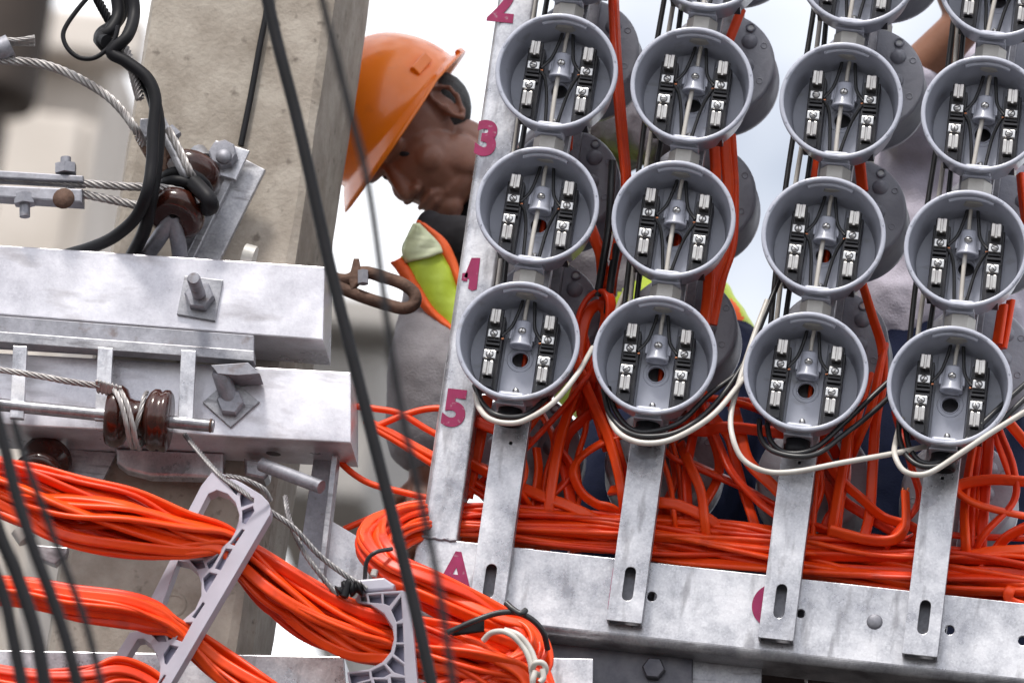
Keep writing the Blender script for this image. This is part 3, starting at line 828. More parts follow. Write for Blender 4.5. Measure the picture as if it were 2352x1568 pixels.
ra = rodp[0].lerp(rodp[1], (247 + 80) / 571.0); rb = rodp[0].lerp(rodp[1], (392 + 80) / 571.0)
spool('spool_insulator', 'brown porcelain spool on the rod of the spool rack, wrapped with wire', ra, rb, SP, M['porcelain'])
gw = empty('guy_wire', P(230, 880, 0.0), 'twisted steel wire wrapped round the brown spool on the rack', 'wire'); of = -Vector(gw.location)
def strand_in(e, pts, r, m=M['strand'], tw=90.0, Y=None, nm='wire'):
    return shift(MB().tube(catmull(pth(pts, Y), 9), r, prof=STRAND, twist=tw), -Vector(e.location)).build(nm, m, e)
strand_in(gw, [(-80, 838), (60, 858), (160, 876), (230, 886)], 0.0048, Y=-0.018)
coil = [(222 + 9 * k * 0.5, 886 + (13 if k % 2 else -13) + k * 1.2, -0.024 + (0.014 if k % 2 else 0)) for k in range(13)]
shift(MB().tube(catmull(pth(coil), 6), 0.0026, 8), of).build('wrap', M['strand'], gw)
for dx, dy in ((0, 0), (14, 3)):
    loop = [(262 + dx, 893 + dy, -0.02), (278 + dx, 925 + dy, -0.026), (291 + dx, 975 + dy, -0.024), (300 + dx, 1020 + dy, -0.004), (308 + dx, 1026 + dy, 0.02), (316 + dx, 1000, 0.04)]
    shift(MB().tube(catmull(pth(loop), 7), 0.0040, prof=STRAND, twist=80), of).build('wrap', M['strand'], gw)
shift(MB().tube(catmull(pth([(300, 1010, 0.0), (318, 960, -0.012), (330, 915, -0.008), (338, 900, 0.01)]), 7), 0.0035, prof=STRAND, twist=80), of).build('wrap', M['strand'], gw)

# upper left: diagonal bracket, spool, clevis, strand wires
br = empty('diagonal_bracket', P(500, 480, 0.15), 'diagonal galvanised bracket plate bolted to the pole above the crossarm', 'bracket'); of = -Vector(br.location)
px_plate('plate', [[(538, 352), (609, 389), (500, 606), (395, 606), (468, 440)]], 0.150, 0.012, M['galv'], br, 0.0015, of)
px_plate('rib', [[(520, 398), (538, 405), (440, 604), (418, 604)]], 0.138, 0.012, M['galv'], br, 0.002, of)
px_plate('square_washer', [[(495, 322), (573, 346), (541, 413), (466, 391)]], 0.128, 0.008, M['galv_bright'], br, 0.001, of)
nb = MB(); bolt_head(nb, P(514, 360, 0.1275), 0.021, 0.018, n=8); nb.lathe([(0.0, 0), (0.012, 0), (0.010, 0.004), (0, 0.005)], 16, Matrix.Translation(P(514, 360, 0.1095)) @ Matrix.Rotation(R(90), 4, 'X'))
shift(nb, of).build('bolt_head', M['galv_dull'], br)
shift(MB().tube([P(455, 352, 0.15), P(470, 372, 0.13)], 0.014, 14), of).build('stud', M['galv'], br)
shift(MB().tube([P(560, 585, 0.10), P(585, 592, 0.10)], 0.017, 10), of).build('cap', M['hex'], br)
for (p0, p1) in (((398, 497), (322, 606)), ((398, 497), (416, 612))):
    shift(MB().tube(catmull([P(p0[0], p0[1], 0.074), P((p0[0] + p1[0]) / 2 + 2, (p0[1] + p1[1]) / 2, 0.10), P(p1[0], p1[1], 0.15)], 4), 0.0118, 14), of).build('fork_leg', M['galv_dull'], br)
SA, SB = P(445, 384, 0.115), P(397, 508, 0.066)
SP2 = [(0.010, 0.0), (0.034, 0.01), (0.0425, 0.06), (0.0435, 0.15), (0.040, 0.24), (0.029, 0.32), (0.025, 0.42), (0.025, 0.58), (0.029, 0.66), (0.040, 0.74), (0.0435, 0.83), (0.0425, 0.93), (0.033, 0.985), (0.030, 0.985), (0.026, 0.965), (0.010, 0.965)]
spool('spool_insulator', 'brown porcelain spool held by the diagonal bracket above the crossarm', SA, SB, SP2, M['porcelain'])
ax = (SB - SA).normalized(); mid = SA.lerp(SB, 0.5)
e1 = ax.cross(Vector((0, 0, 1))).normalized(); e2 = ax.cross(e1)
st = empty('cable_strap', mid, 'black insulated strap looped round the waist of the upper spool', 'strap')
for dh, rr_ in ((-0.010, 0.009), (0.008, 0.0085)):
    pts = [e1 * (0.034 * math.cos(R(a_))) + e2 * (0.034 * math.sin(R(a_))) + ax * dh for a_ in range(0, 360, 20)]
    MB().tube(pts, rr_, 10, closed=True).build('loop', M['rubber'], st)
shift(MB().tube(catmull(pth([(445, 420, 0.05), (478, 455, 0.03), (484, 475, 0.04), (470, 478, 0.07)]), 6), 0.012, 10), -mid).build('loop', M['rubber'], st)
SB2 = [(0.008, 0), (0.030, 0.02), (0.0375, 0.15), (0.034, 0.3), (0.022, 0.42), (0.022, 0.58), (0.034, 0.7), (0.0375, 0.85), (0.030, 0.98), (0.008, 1.0)]
spool('spool_insulator', 'dark brown spool half hidden below the lower crossarm at far left', P(112, 1046, 0.16), P(84, 1100, 0.11), SB2, M['porcelain'])
sw = empty('deadend_clamp', P(100, 430, 0.05), 'grey bolted clamp gripping two steel strands at the left edge', 'clamp'); of = -Vector(sw.location)
px_plate('upper_jaw', [[(-80, 386), (191, 403), (191, 418), (-80, 404)]], 0.035, 0.03, M['galv_dull'], sw, 0.002, of)
px_plate('lower_jaw', [[(-80, 421), (189, 433), (189, 466), (-80, 448)]], 0.035, 0.03, M['galv_dull'], sw, 0.003, of)
for (x, ya, yb, yn) in ((151, 362, 400, 392), (57, 498, 440, 462)):
    shift(MB().tube([P(x, ya, 0.045), P(x, yb, 0.045)], 0.0078, 12), of).build('bolt', M['galv_dull'], sw)
    shift(MB().tube([P(x, yn - 14, 0.045), P(x, yn + 8, 0.045)], 0.0165, 6, smooth=False), of).build('nut', M['galv_dull'], sw)
shift(MB().lathe([(0.0, 0.004), (0.014, 0.003), (0.016, 0)], 16, Matrix.Translation(P(146, 456, 0.034)) @ Matrix.Rotation(R(90), 4, 'X')), of).build('rust_spot', M['rust'], sw)
strand('steel_strand', 'upper of two bare steel strands running from clamp to spool', [(-80, 405), (60, 411), (191, 421), (280, 428), (360, 431), (420, 440, 0.06)], 0.0064, M['strand'], Y=0.045)
strand('steel_strand', 'lower of two bare steel strands running from clamp to spool', [(150, 438), (191, 446), (260, 460), (330, 474), (390, 478, 0.07)], 0.0064, M['strand'], Y=0.05)
strand('steel_strand', 'bare steel strand arching in from the left edge above the clamp', [(-80, 136), (0, 139), (75, 144), (131, 158), (188, 184), (244, 219), (282, 256), (312, 298), (328, 330, 0.06)], 0.0068, M['strand'], Y=0.02)
tw_ = empty('frayed_strand', P(20, 95, 0.02), 'frayed strand end with grey tape at the upper left edge', 'wire')
for k in range(4):
    strand_in(tw_, [(-60, 92 + 6 * k), (0, 90 + 5 * k), (40, 92 + 3 * k), (80, 84 + 5 * k + random.uniform(-4, 4))], 0.0034, Y=0.01 + 0.004 * k)
shift(MB().tube(pth([(-40, 120), (8, 112), (24, 104)], 0.015), 0.017, 10), -Vector(tw_.location)).build('tape', M['galv_dull'], tw_)
lk = empty('clevis_link', P(390, 330, 0.08), 'rusty and galvanised clevis link between strand and upper spool', 'clevis'); of = -Vector(lk.location)
px_plate('rusty_plate', [[(308, 312), (352, 306), (420, 372), (428, 402), (384, 400), (330, 352)]], 0.085, 0.02, M['rust'], lk, 0.002, of)
px_plate('zinc_plate', [[(322, 272), (378, 268), (392, 296), (384, 312), (318, 318)]], 0.075, 0.012, M['galv'], lk, 0.002, of)
shift(MB().tube([P(385, 300, 0.07), P(404, 318, 0.07)], 0.012, 6, smooth=False), of).build('nut', M['galv_dull'], lk)
shift(MB().tube(catmull(pth([(372, 300), (400, 352), (424, 400), (440, 420, 0.07)], 0.055), 6), 0.0068, 12), of).build('rod', M['galv'], lk)
shift(MB().tube(catmull(pth([(386, 296), (412, 345), (436, 395), (446, 412, 0.07)], 0.05), 6), 0.0062, prof=STRAND, twist=70), of).build('strand', M['strand'], lk)
BK = M['rubber']
cable('black_cable', 'thick black cable looping past the insulator down behind the crossarm', [(300, -40, .02), (308, 30, .02), (292, 84, .0), (256, 120, .0), (292, 143, .0), (338, 180, .0), (357, 230, .0), (352, 300, .0), (349, 375, .0), (338, 440, .0), (312, 499, .03), (262, 544, .07), (205, 570, .12), (140, 590, .17), (60, 625, .2)], 0.0092, BK)
cable('black_cable', 'thick black cable twisted beside the first, ending behind the crossarm', [(262, -40, .03), (272, 30, .03), (254, 70, .02), (234, 84, .02), (236, 100, .01), (262, 122, .02), (312, 160, .015), (348, 215, .02), (364, 290, .02), (358, 380, .02), (345, 470, .03), (330, 533, .07), (296, 600, .14)], 0.0098, BK)
cable('black_cable', 'short black cable curl at the top left beside the pole', [(284, -30, .04), (279, 28, .04), (258, 60, .03), (236, 76, .03), (230, 92, .02), (246, 96, .0)], 0.0102, BK)
cable('thin_cable', 'thin dark cable forming a hanging loop at the top left', [(215, -20), (180, 20), (152, 60), (145, 85), (156, 112), (180, 132), (210, 135), (236, 122), (262, 92), (272, 60)], 0.0035, BK, Y=0.0, seg=9)
strand('lashing_wire', 'dark twisted lashing wire above the thin cable loop', [(214, -20), (232, 14), (248, 42), (262, 70)], 0.0072, M['rubber'], Y=0.03, tw=160)
strand('lashing_wire', 'grey twisted lashing wire wound along the black cables', [(285, 108), (300, 145), (312, 190), (322, 228)], 0.0075, M['strand'], Y=0.01, tw=160)
cable('ground_wire', 'thin dark wire running down the face of the concrete pole', [(626, -40), (612, 30), (596, 110), (578, 210), (553, 335)], 0.0046, M['rubber'], Y=0.192)
ey = empty('eye_bolt', P(850, 650, 0.28), 'rusty elongated eye bolt sticking out right of the pole', 'eye bolt'); of = -Vector(ey.location)
shift(MB().tube(catmull(pth([(770, 640, .27), (800, 642), (835, 625), (880, 636), (925, 652), (952, 675), (951, 698), (928, 708), (890, 700), (840, 684), (800, 668), (770, 655)], 0.26), 6), 0.0092, 12), of).build('loop', M['rust'], ey)
px_plate('tab', [[(800, 640), (812, 592), (824, 592), (828, 612), (824, 650), (806, 668)]], 0.25, 0.014, M['rust'], ey, 0.003, of)
shift(MB().tube([P(834, 622, .25), P(834, 652, .25)], 0.0085, 6, smooth=False), of).build('nut', M['galv_dull'], ey)

# under the crossarms: pole band, bolts, angle, gusset
pb = empty('pole_band', P(390, 1075, 0.16), 'bright steel band clamped round the pole under the lower crossarm', 'pole band'); of = -Vector(pb.location)
px_plate('strap', [[(266, 1030), (514, 1040), (512, 1100), (440, 1094), (345, 1092), (290, 1078), (268, 1062)]], 0.15, 0.03, M['galv_bright'], pb, 0.004, of)
px_plate('lug', [[(560, 1050), (618, 1058), (616, 1090), (606, 1100), (562, 1090)]], 0.14, 0.04, M['galv'], pb, 0.004, of)
shift(MB().tube([P(600, 1066, .10), P(738, 1118, .06)], 0.0098, 14), of).build('threaded_rod', M['galv_dull'], pb)
dp = empty('slanted_plate', P(210, 1090, 0.17), 'slanted zinc plate below the lower crossarm at left', 'bracket')
px_plate('plate', [[(150, 1030), (268, 1040), (228, 1120), (140, 1130)]], 0.172, 0.008, M['galv'], dp, 0.001, -Vector(dp.location))
cl = empty('zinc_clip', P(110, 1270, 0.05), 'small zinc clip hanging at lower left between orange bundles', 'clip')
px_plate('plate', [[(82, 1250), (156, 1256), (152, 1272), (126, 1296), (84, 1280)]], 0.06, 0.02, M['galv'], cl, 0.002, -Vector(cl.location))
shift(MB().tube([P(45, 1215, .05), P(62, 1240, .05)], 0.014, 10), -Vector(cl.location)).build('stud', M['hex'], cl)
ap = empty('angle_upright', P(735, 1250, 0.13), 'dull steel angle upright right of the pole below the crossarms', 'steel post'); of = -Vector(ap.location)
px_plate('flange', [[(722, 1040), (774, 1045), (738, 1350), (676, 1350)]], 0.16, 0.006, M['galv_dull'], ap, 0.001, of)
px_plate('edge', [[(762, 1045), (775, 1046), (741, 1345), (728, 1345)]], 0.12, 0.039, M['galv'], ap, 0.001, of)
gs = empty('gusset_plate', P(790, 1260, 0.14), 'galvanised gusset plate left of the orange cable coil', 'plate')
px_plate('plate', [[(756, 1192), (850, 1248), (846, 1330), (752, 1380), (736, 1330)]], 0.15, 0.006, M['galv_bright'], gs, 0.001, -Vector(gs.location))
lb = empty('lower_crossarm', P(500, 1540, 0.1), 'pale galvanised beam crossing the bottom left below the pole fittings', 'crossarm')
px_plate('channel', [[(-80, 1490), (790, 1506), (800, 1640), (-80, 1640)]], 0.08, 0.1, M['galv_bright'], lb, 0.002, -Vector(lb.location))
# under the rack beam
sb = empty('support_bracket', P(1420, 1520, 0.16), 'dark steel bracket bolted below the rack beam', 'bracket'); of = -Vector(sb.location)
px_plate('plate', [[(1180, 1440), (1592, 1470), (1588, 1660), (1180, 1660)]], 0.15, 0.012, M['dark_steel'], sb, 0.002, of)
nb = MB(); bolt_head(nb, P(1502, 1538, 0.15), 0.0165, 0.014, n=6); shift(nb, of).build('bolt_head', M['dark_steel'], sb)
sb2 = empty('end_plate', P(1310, 1540, 0.1), 'small galvanised plate below the beam beside the white knot', 'plate')
px_plate('plate', [[(1200, 1508), (1362, 1512), (1360, 1650), (1200, 1650)]], 0.09, 0.01, M['galv_bright'], sb2, 0.001, -Vector(sb2.location))
sb3 = empty('holed_plate', P(1670, 1530, 0.16), 'galvanised hanger plate with a round hole under the beam', 'plate')
px_plate('plate', [[(1590, 1470), (1752, 1484), (1746, 1660), (1584, 1660)], [(1665 + 20 * math.cos(R(a_)), 1506 + 20 * math.sin(R(a_))) for a_ in range(0, 360, 18)]], 0.16, 0.008, M['galv'], sb3, 0.001, -Vector(sb3.location))
sb4 = empty('hanger_strip', P(2020, 1545, 0.16), 'shiny grey strip hung under the beam at right', 'plate')
px_plate('plate', [[(1944, 1510), (2114, 1530), (2112, 1566), (1942, 1552)]], 0.17, 0.01, M['galv_dull'], sb4, 0.001, -Vector(sb4.location))
cable('string', 'thin tan string hanging under the beam', [(1845, 1525), (1853, 1575)], 0.0022, M['hex'], 'string', Y=0.2)

# ------------------------------------------------------------------ plastic cable spacers
def lean(o, a_, b_, k):
    "turn a plate about its spine line a_-b_ so that its hooks reach away from the street"
    A_, B_ = P(a_[0], a_[1], 0), P(b_[0], b_[1], 0)
    off_ = Vector(o.parent.location)
    d_ = Vector((B_.x - A_.x, 0, B_.z - A_.z)).normalized(); n_ = Vector((-abs(d_.z), 0, -d_.x if d_.z < 0 else d_.x))
    for v in o.data.vertices:
        w = v.co + off_
        t0 = (w - CAMPOS) / (w.y - CAMPOS.y) * (0 - CAMPOS.y) + CAMPOS
        dist = (t0 - A_).dot(n_)
        y1 = w.y + k * dist
        v.co = CAMPOS + (w - CAMPOS) * ((y1 - CAMPOS.y) / (w.y - CAMPOS.y)) - off_
def c3(l): return [(x * .3557, 1010.6 + y * .3557) for x, y in l]
def c4(l): return [(597 + x * .385, 965 + y * .385) for x, y in l]
s1 = empty('cable_spacer', P(480, 1350, -0.11), 'pale grey plastic cable spacer with open hooks, leaning, left of the orange coil', 'cable spacer', 'plastic cable spacers')
out1 = c3([(1375, 195), (1440, 215), (1560, 272), (1690, 352), (1735, 400), (1748, 440), (1742, 480), (1062, 1640), (960, 1640), (1012, 1585), (1028, 1540), (1035, 1460), (1015, 1385), (975, 1315), (925, 1278),
           (890, 1282), (740, 1520), (680, 1486), (838, 1238), (920, 1222), (1080, 1205), (1180, 1160), (1260, 1090), (1300, 1000), (1300, 920), (1270, 840), (1215, 790), (1150, 776),
           (1045, 1065), (965, 1035), (1095, 778), (1130, 745), (1200, 752), (1340, 735), (1420, 700), (1490, 640), (1535, 560), (1545, 480), (1520, 400), (1470, 345), (1400, 320), (1345, 345), (1250, 530), (1190, 500), (1300, 290)])
cells1 = [c3(c) for c in [[(1475, 290), (1545, 318), (1525, 352)], [(1562, 332), (1640, 374), (1638, 402), (1556, 430), (1549, 368)], [(1564, 452), (1632, 424), (1642, 455), (1585, 540), (1562, 530)],
    [(1562, 572), (1578, 580), (1514, 678), (1486, 668)], [(1500, 702), (1425, 838), (1388, 824), (1457, 698)], [(1335, 792), (1425, 722), (1370, 815), (1348, 828)], [(1225, 774), (1308, 768), (1326, 822), (1276, 832)],
    [(1352, 850), (1403, 862), (1332, 980), (1318, 955), (1312, 890)], [(1310, 1042), (1322, 1052), (1260, 1148), (1240, 1138)], [(1243, 1172), (1175, 1298), (1134, 1284), (1197, 1174)], [(1084, 1242), (1166, 1190), (1110, 1278), (1088, 1290)],
    [(965, 1240), (1058, 1235), (1076, 1298), (1024, 1300)], [(1097, 1318), (1152, 1332), (1076, 1446), (1062, 1436), (1056, 1380)], [(1060, 1512), (1072, 1516), (1032, 1580), (1014, 1576)]]]
off = -Vector(s1.location)
L1 = ((619, 1167), (423, 1568))
lean(px_plate('frame', [out1] + cells1, -0.13, 0.032, M['plastic'], s1, 0.0012, off), *L1, 0.95)
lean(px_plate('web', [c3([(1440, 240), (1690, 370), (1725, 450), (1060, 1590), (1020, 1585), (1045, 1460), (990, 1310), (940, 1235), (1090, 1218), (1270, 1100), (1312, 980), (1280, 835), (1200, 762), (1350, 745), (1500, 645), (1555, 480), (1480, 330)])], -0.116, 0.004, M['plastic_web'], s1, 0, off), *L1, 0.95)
s2 = empty('cable_spacer', P(900, 1450, -0.05), 'pale grey plastic cable spacer with a round hook, upright beside the orange coil', 'cable spacer', 'plastic cable spacers')
off = -Vector(s2.location)
out2 = c4([(590, 1030), (850, 1012), (885, 1030), (895, 1060), (945, 1640), (540, 1640), (535, 1590), (520, 1500), (650, 1482), (730, 1440), (780, 1380), (800, 1300), (790, 1230), (740, 1150), (660, 1098), (580, 1090), (565, 1060)])
cells2 = [c4(c) for c in [[(600, 1048), (632, 1044), (640, 1080), (604, 1078)], [(648, 1042), (722, 1036), (726, 1090), (655, 1084)], [(738, 1036), (832, 1030), (772, 1104), (738, 1090)], [(842, 1050), (850, 1180), (814, 1200), (784, 1130)],
    [(816, 1214), (852, 1210), (856, 1322), (816, 1322)], [(814, 1336), (858, 1336), (860, 1440), (800, 1392)], [(790, 1408), (858, 1456), (862, 1520), (800, 1500), (756, 1452)], [(665, 1494), (740, 1458), (780, 1506), (740, 1530), (670, 1530)],
    [(535, 1510), (650, 1498), (655, 1540), (545, 1570)], [(560, 1580), (660, 1552), (680, 1600), (570, 1620)], [(680, 1545), (760, 1545), (770, 1610), (700, 1610)], [(780, 1530), (864, 1536), (870, 1610), (790, 1610)]]]
L2 = ((925, 1360), (950, 1568))
lean(px_plate('frame', [out2] + cells2, -0.12, 0.034, M['plastic'], s2, 0.0012, off), *L2, 0.8)
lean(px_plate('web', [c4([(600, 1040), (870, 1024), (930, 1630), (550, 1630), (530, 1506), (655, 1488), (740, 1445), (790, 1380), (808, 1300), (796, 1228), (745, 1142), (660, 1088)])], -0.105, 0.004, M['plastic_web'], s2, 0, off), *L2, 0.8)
px_plate('cap', [c4([(560, 950), (740, 935), (805, 978), (792, 1006), (600, 1018)])], -0.078, 0.05, M['plastic'], s2, 0.003, off)
shift(MB().tube([P(858, 1322, -0.05), P(862, 1308, -0.05)], 0.005, 10), off).build('pin', M['hex'], s2)

# ------------------------------------------------------------------ orange bundles
OR, OD = M['orange'], M['orange_dark']
bundle('cable_bundle', 'thick orange cable bundle sweeping from the left edge through both plastic spacers',
       [(-70, 1100, -.10), (60, 1140, -.11), (170, 1175, -.11), (300, 1200, -.11), (420, 1228, -.10), (510, 1240, -.082), (565, 1285, -.07), (640, 1355, -.07), (730, 1415, -.06), (820, 1455, -.055), (900, 1470, -.05), (990, 1490, -.055), (1100, 1520, -.06), (1190, 1560, -.05), (1230, 1620, -.05)],
       [66, 70, 78, 72, 48, 34, 42, 58, 62, 62, 58, 60, 66, 66, 60], 30, 0.0050, [OR, OR, OD, OR], 3, spread=0.42)
bundle('cable_bundle', 'narrow orange cable bundle in the second hook of the leaning spacer',
       [(-70, 1345, -.10), (60, 1362, -.11), (160, 1388, -.11), (280, 1402, -.11), (350, 1418, -.10), (400, 1440, -.09), (450, 1480, -.075), (520, 1535, -.07), (610, 1590, -.08), (700, 1640, -.06)],
       [32, 34, 38, 36, 30, 14, 24, 36, 40, 40], 14, 0.0048, [OR, OR, OD], 5)
bundle('cable_bundle', 'short orange bundle at the bottom edge below the leaning spacer',
       [(-70, 1550, -.10), (80, 1572, -.11), (200, 1562, -.11), (270, 1545, -.10), (340, 1570, -.085), (420, 1640, -.08)], [30, 30, 28, 30, 28, 28], 12, 0.0048, [OR, OD], 8)
bundle('cable_bundle', 'long orange cable bundle lying on the rack beam and curling back at its left end',
       [(2480, 1352, .148), (2300, 1326, .148), (2150, 1310, .148), (2000, 1292, .148), (1850, 1272, .148), (1700, 1255, .148), (1550, 1240, .148), (1400, 1226, .148), (1250, 1213, .148), (1110, 1202, .148), (1010, 1196, .145), (930, 1205, .10), (880, 1230, .05), (868, 1268, .0), (905, 1314, -.03), (980, 1352, -.035), (1070, 1398, -.03), (1150, 1438, -.025), (1205, 1462, -.025), (1222, 1510, -.03), (1170, 1555, -.04), (1080, 1590, -.04), (960, 1640, -.04)],
       [58, 58, 54, 54, 54, 50, 48, 46, 44, 42, 40, 42, 46, 46, 42, 44, 46, 40, 40, 46, 56, 62, 66], 32, 0.0050, [OR, OD, OR], 11, spread=0.42)

# loose orange cables behind the rack, behind the bars and in front of the rear sockets
GT = 'loose orange cables behind the rack'
LT = 'loose flat orange cable in the tangle behind the rack columns'
tangle = [
 [(1340, 878), (1300, 930), (1262, 972), (1219, 1018)], [(1232, 1028), (1237, 1079), (1227, 1165)], [(1320, 905), (1295, 978), (1277, 1054), (1259, 1175)],
 [(1358, 948), (1307, 993), (1292, 1041), (1302, 1099), (1315, 1180)], [(1425, 1000), (1380, 1018), (1335, 1049), (1317, 1084), (1335, 1129), (1370, 1157), (1410, 1170)],
 [(1330, 842), (1345, 885), (1370, 943), (1396, 1003), (1418, 1075), (1430, 1140)], [(1350, 820), (1365, 880), (1390, 950), (1410, 1010), (1425, 1060)],
 [(1150, 1096), (1204, 1122), (1257, 1144), (1307, 1162), (1372, 1197)], [(1352, 905), (1345, 985), (1325, 1060), (1330, 1130), (1320, 1190)],
 [(1514, 1010), (1542, 1049), (1597, 1074), (1673, 1107), (1745, 1139), (1850, 1195), (1940, 1230)], [(1512, 1030), (1537, 1104), (1547, 1180)], [(1538, 1000), (1559, 1079), (1567, 1190)],
 [(1595, 985), (1579, 1066), (1577, 1117), (1582, 1195)], [(1585, 1070), (1610, 1129), (1620, 1210)], [(1480, 1130), (1547, 1180), (1622, 1210), (1723, 1225)],
 [(1622, 940), (1640, 991), (1660, 1041), (1685, 1091), (1745, 1154), (1800, 1200)], [(1630, 945), (1673, 1003), (1688, 1054), (1705, 1117), (1736, 1215)],
 [(1610, 912), (1673, 920), (1735, 938), (1800, 965)], [(1580, 985), (1622, 990), (1663, 980), (1745, 988), (1800, 995)],
 [(1617, 1076), (1700, 1114), (1791, 1168), (1866, 1209), (1948, 1226), (2040, 1240)], [(1870, 1010), (1924, 1093), (1982, 1147), (2031, 1188), (2100, 1212)],
 [(1855, 1030), (1907, 1097), (1936, 1147), (1990, 1184), (2095, 1252)], [(1986, 915), (1961, 1002), (1948, 1064), (1930, 1180)], [(1970, 900), (1950, 980), (1938, 1060), (1915, 1200)],
 [(1880, 1090), (1905, 1130), (1915, 1170), (1900, 1200)], [(1878, 1100), (1872, 1170), (1868, 1225)],
 [(2400, 1110), (2352, 1105), (2280, 1101), (2214, 1110), (2198, 1126), (2230, 1151), (2280, 1168), (2352, 1184), (2400, 1190)],
 [(2250, 1000), (2240, 1060), (2232, 1130), (2228, 1240)], [(2236, 1020), (2222, 1100), (2215, 1180), (2218, 1250)], [(2262, 1010), (2250, 1100), (2245, 1200), (2248, 1300)], [(2270, 1040), (2262, 1140), (2255, 1240)],
 [(2300, 950), (2330, 985), (2380, 1045)], [(2290, 1000), (2305, 1040)], [(2255, 1310), (2290, 1260), (2320, 1228), (2390, 1200)], [(2400, 1352), (2340, 1345), (2318, 1358), (2325, 1382), (2400, 1410)],
 [(1418, 560), (1408, 600), (1395, 640), (1400, 700), (1390, 760), (1360, 830), (1352, 900), (1375, 980)], [(1330, 880), (1322, 800), (1328, 730), (1350, 685), (1382, 668), (1402, 690), (1396, 760), (1362, 860)],
 [(1335, 900), (1330, 810), (1345, 730), (1372, 700), (1392, 720), (1380, 790), (1350, 900)], [(1365, 545), (1380, 585), (1385, 640)],
 [(1078, 955), (1110, 975), (1165, 995)], [(1110, 965), (1100, 1020), (1085, 1090)], [(1060, 1050), (1110, 1080), (1180, 1120)], [(1130, 1080), (1100, 1110), (1078, 1130)],
 [(1985, 665), (2005, 730), (2026, 800), (2027, 880), (2012, 960), (2005, 1060), (1998, 1176), (1984, 1240)], [(2020, 850), (2000, 940), (1975, 1000)],
 [(1900, 1000), (1880, 960), (1790, 930), (1720, 925)], [(1700, 990), (1720, 1060), (1780, 1120), (1830, 1180)], [(1450, 1120), (1500, 1150), (1560, 1160), (1640, 1200)],
 [(2090, 1235), (2150, 1225), (2230, 1232), (2400, 1240)], [(2190, 1290), (2260, 1268), (2340, 1262), (2400, 1262)],
]
rt = random.Random(21)
for (xa, xb, n_) in ((1200, 1440, 3), (1500, 1760, 3), (1850, 2090, 3), (2180, 2360, 2)):
    for q in range(n_):
        x0_ = rt.uniform(xa, xb); y0_ = rt.uniform(890, 960) + (x0_ - 1200) * 0.06; sgn = rt.choice((-1, 1))
        bl = rt.uniform(10, 60)
        tangle.append([(x0_, y0_), (x0_ + sgn * bl, y0_ + 75), (x0_ + sgn * bl * rt.uniform(.2, 1.6), y0_ + 150), (x0_ + sgn * bl * rt.uniform(-1.5, 1.5) - 25, y0_ + 225 + rt.uniform(0, 25))])
def where(t_):
    xs = [p[0] for p in t_]; ys = [p[1] for p in t_]
    cx, cy = sum(xs) / len(xs), sum(ys) / len(ys)
    bars_at = [1172 - (cy - 1005) * 0.14, 1465 - (cy - 1038) * 0.14, 1830 - (cy - 1075) * 0.14, 2160 - (cy - 1110) * 0.14]
    k = sum(1 for b_ in bars_at if cx > b_)
    reg = ['between post and first strut bar', 'between first and second strut bars', 'between second and third strut bars', 'between third and fourth strut bars', 'right of the fourth strut bar'][k]
    dx, dy = t_[-1][0] - t_[0][0], t_[-1][1] - t_[0][1]
    ln = sum(math.hypot(t_[q + 1][0] - t_[q][0], t_[q + 1][1] - t_[q][1]) for q in range(len(t_) - 1))
    shp = 'looping' if ln > 1.45 * math.hypot(dx, dy) else 'steep' if abs(dy) > 2 * abs(dx) else 'level' if abs(dx) > 2.2 * abs(dy) else ('right-slanting' if dx * dy > 0 else 'left-slanting')
    return reg, shp, cx
info = [where(t_) for t_ in tangle]
ORD = ['leftmost', 'second from left', 'third from left', 'fourth from left', 'fifth from left', 'sixth from left', 'seventh from left', 'eighth from left', 'ninth from left'] + [w_ + ' from left' for w_ in ('tenth', 'eleventh', 'twelfth', 'thirteenth', 'fourteenth', 'fifteenth', 'sixteenth', 'seventeenth', 'eighteenth', 'nineteenth', 'twentieth')]
for k, t_ in enumerate(tangle):
    yy = 0.125 + 0.045 * ((k * 0.618) % 1)
    pts = [(p[0], p[1], yy + rt.uniform(-.008, .008)) for p in t_]
    for end in (0, -1):
        p0, p1 = (t_[0], t_[1]) if end == 0 else (t_[-1], t_[-2])
        if abs(p0[0] - 1232) < 2: continue
        dx, dy = p0[0] - p1[0], p0[1] - p1[1]; l_ = math.hypot(dx, dy)
        ex = (p0[0] + dx / l_ * 55, p0[1] + dy / l_ * 55 + (35 if p0[1] > 1110 else 0), 0.172)
        pts = [ex] + pts if end == 0 else pts + [ex]
    reg, shp, cx = info[k]
    same = sorted([q[2] for q in info if q[0] == reg and q[1] == shp])
    lab = '%s flat orange cable %s' % (shp, reg) + (', %s' % ORD[same.index(cx)] if len(same) > 1 else '')
    cable('orange_cable', lab, pts, rt.uniform(0.0046, 0.0056), OR if k % 3 else OD, 'cable', GT, True)
stub = cable('orange_cable', 'cut orange cable end sticking up beside the rightmost strut bar', [(2079, 1128), (2081, 1184), (2076, 1217), (2048, 1240), (1990, 1238), (1907, 1217)], 0.0056, OR, twin=True, Y=0.115, roll=0.3)
for s in (-1, 1):
    q = P(2079 + s * 6, 1126, 0.115); MB().tube([q, q + Vector((0.0004, 0, 0.004))], 0.002, 7).build('copper_core', M['copper'], stub)
GV = 'orange risers between the columns'
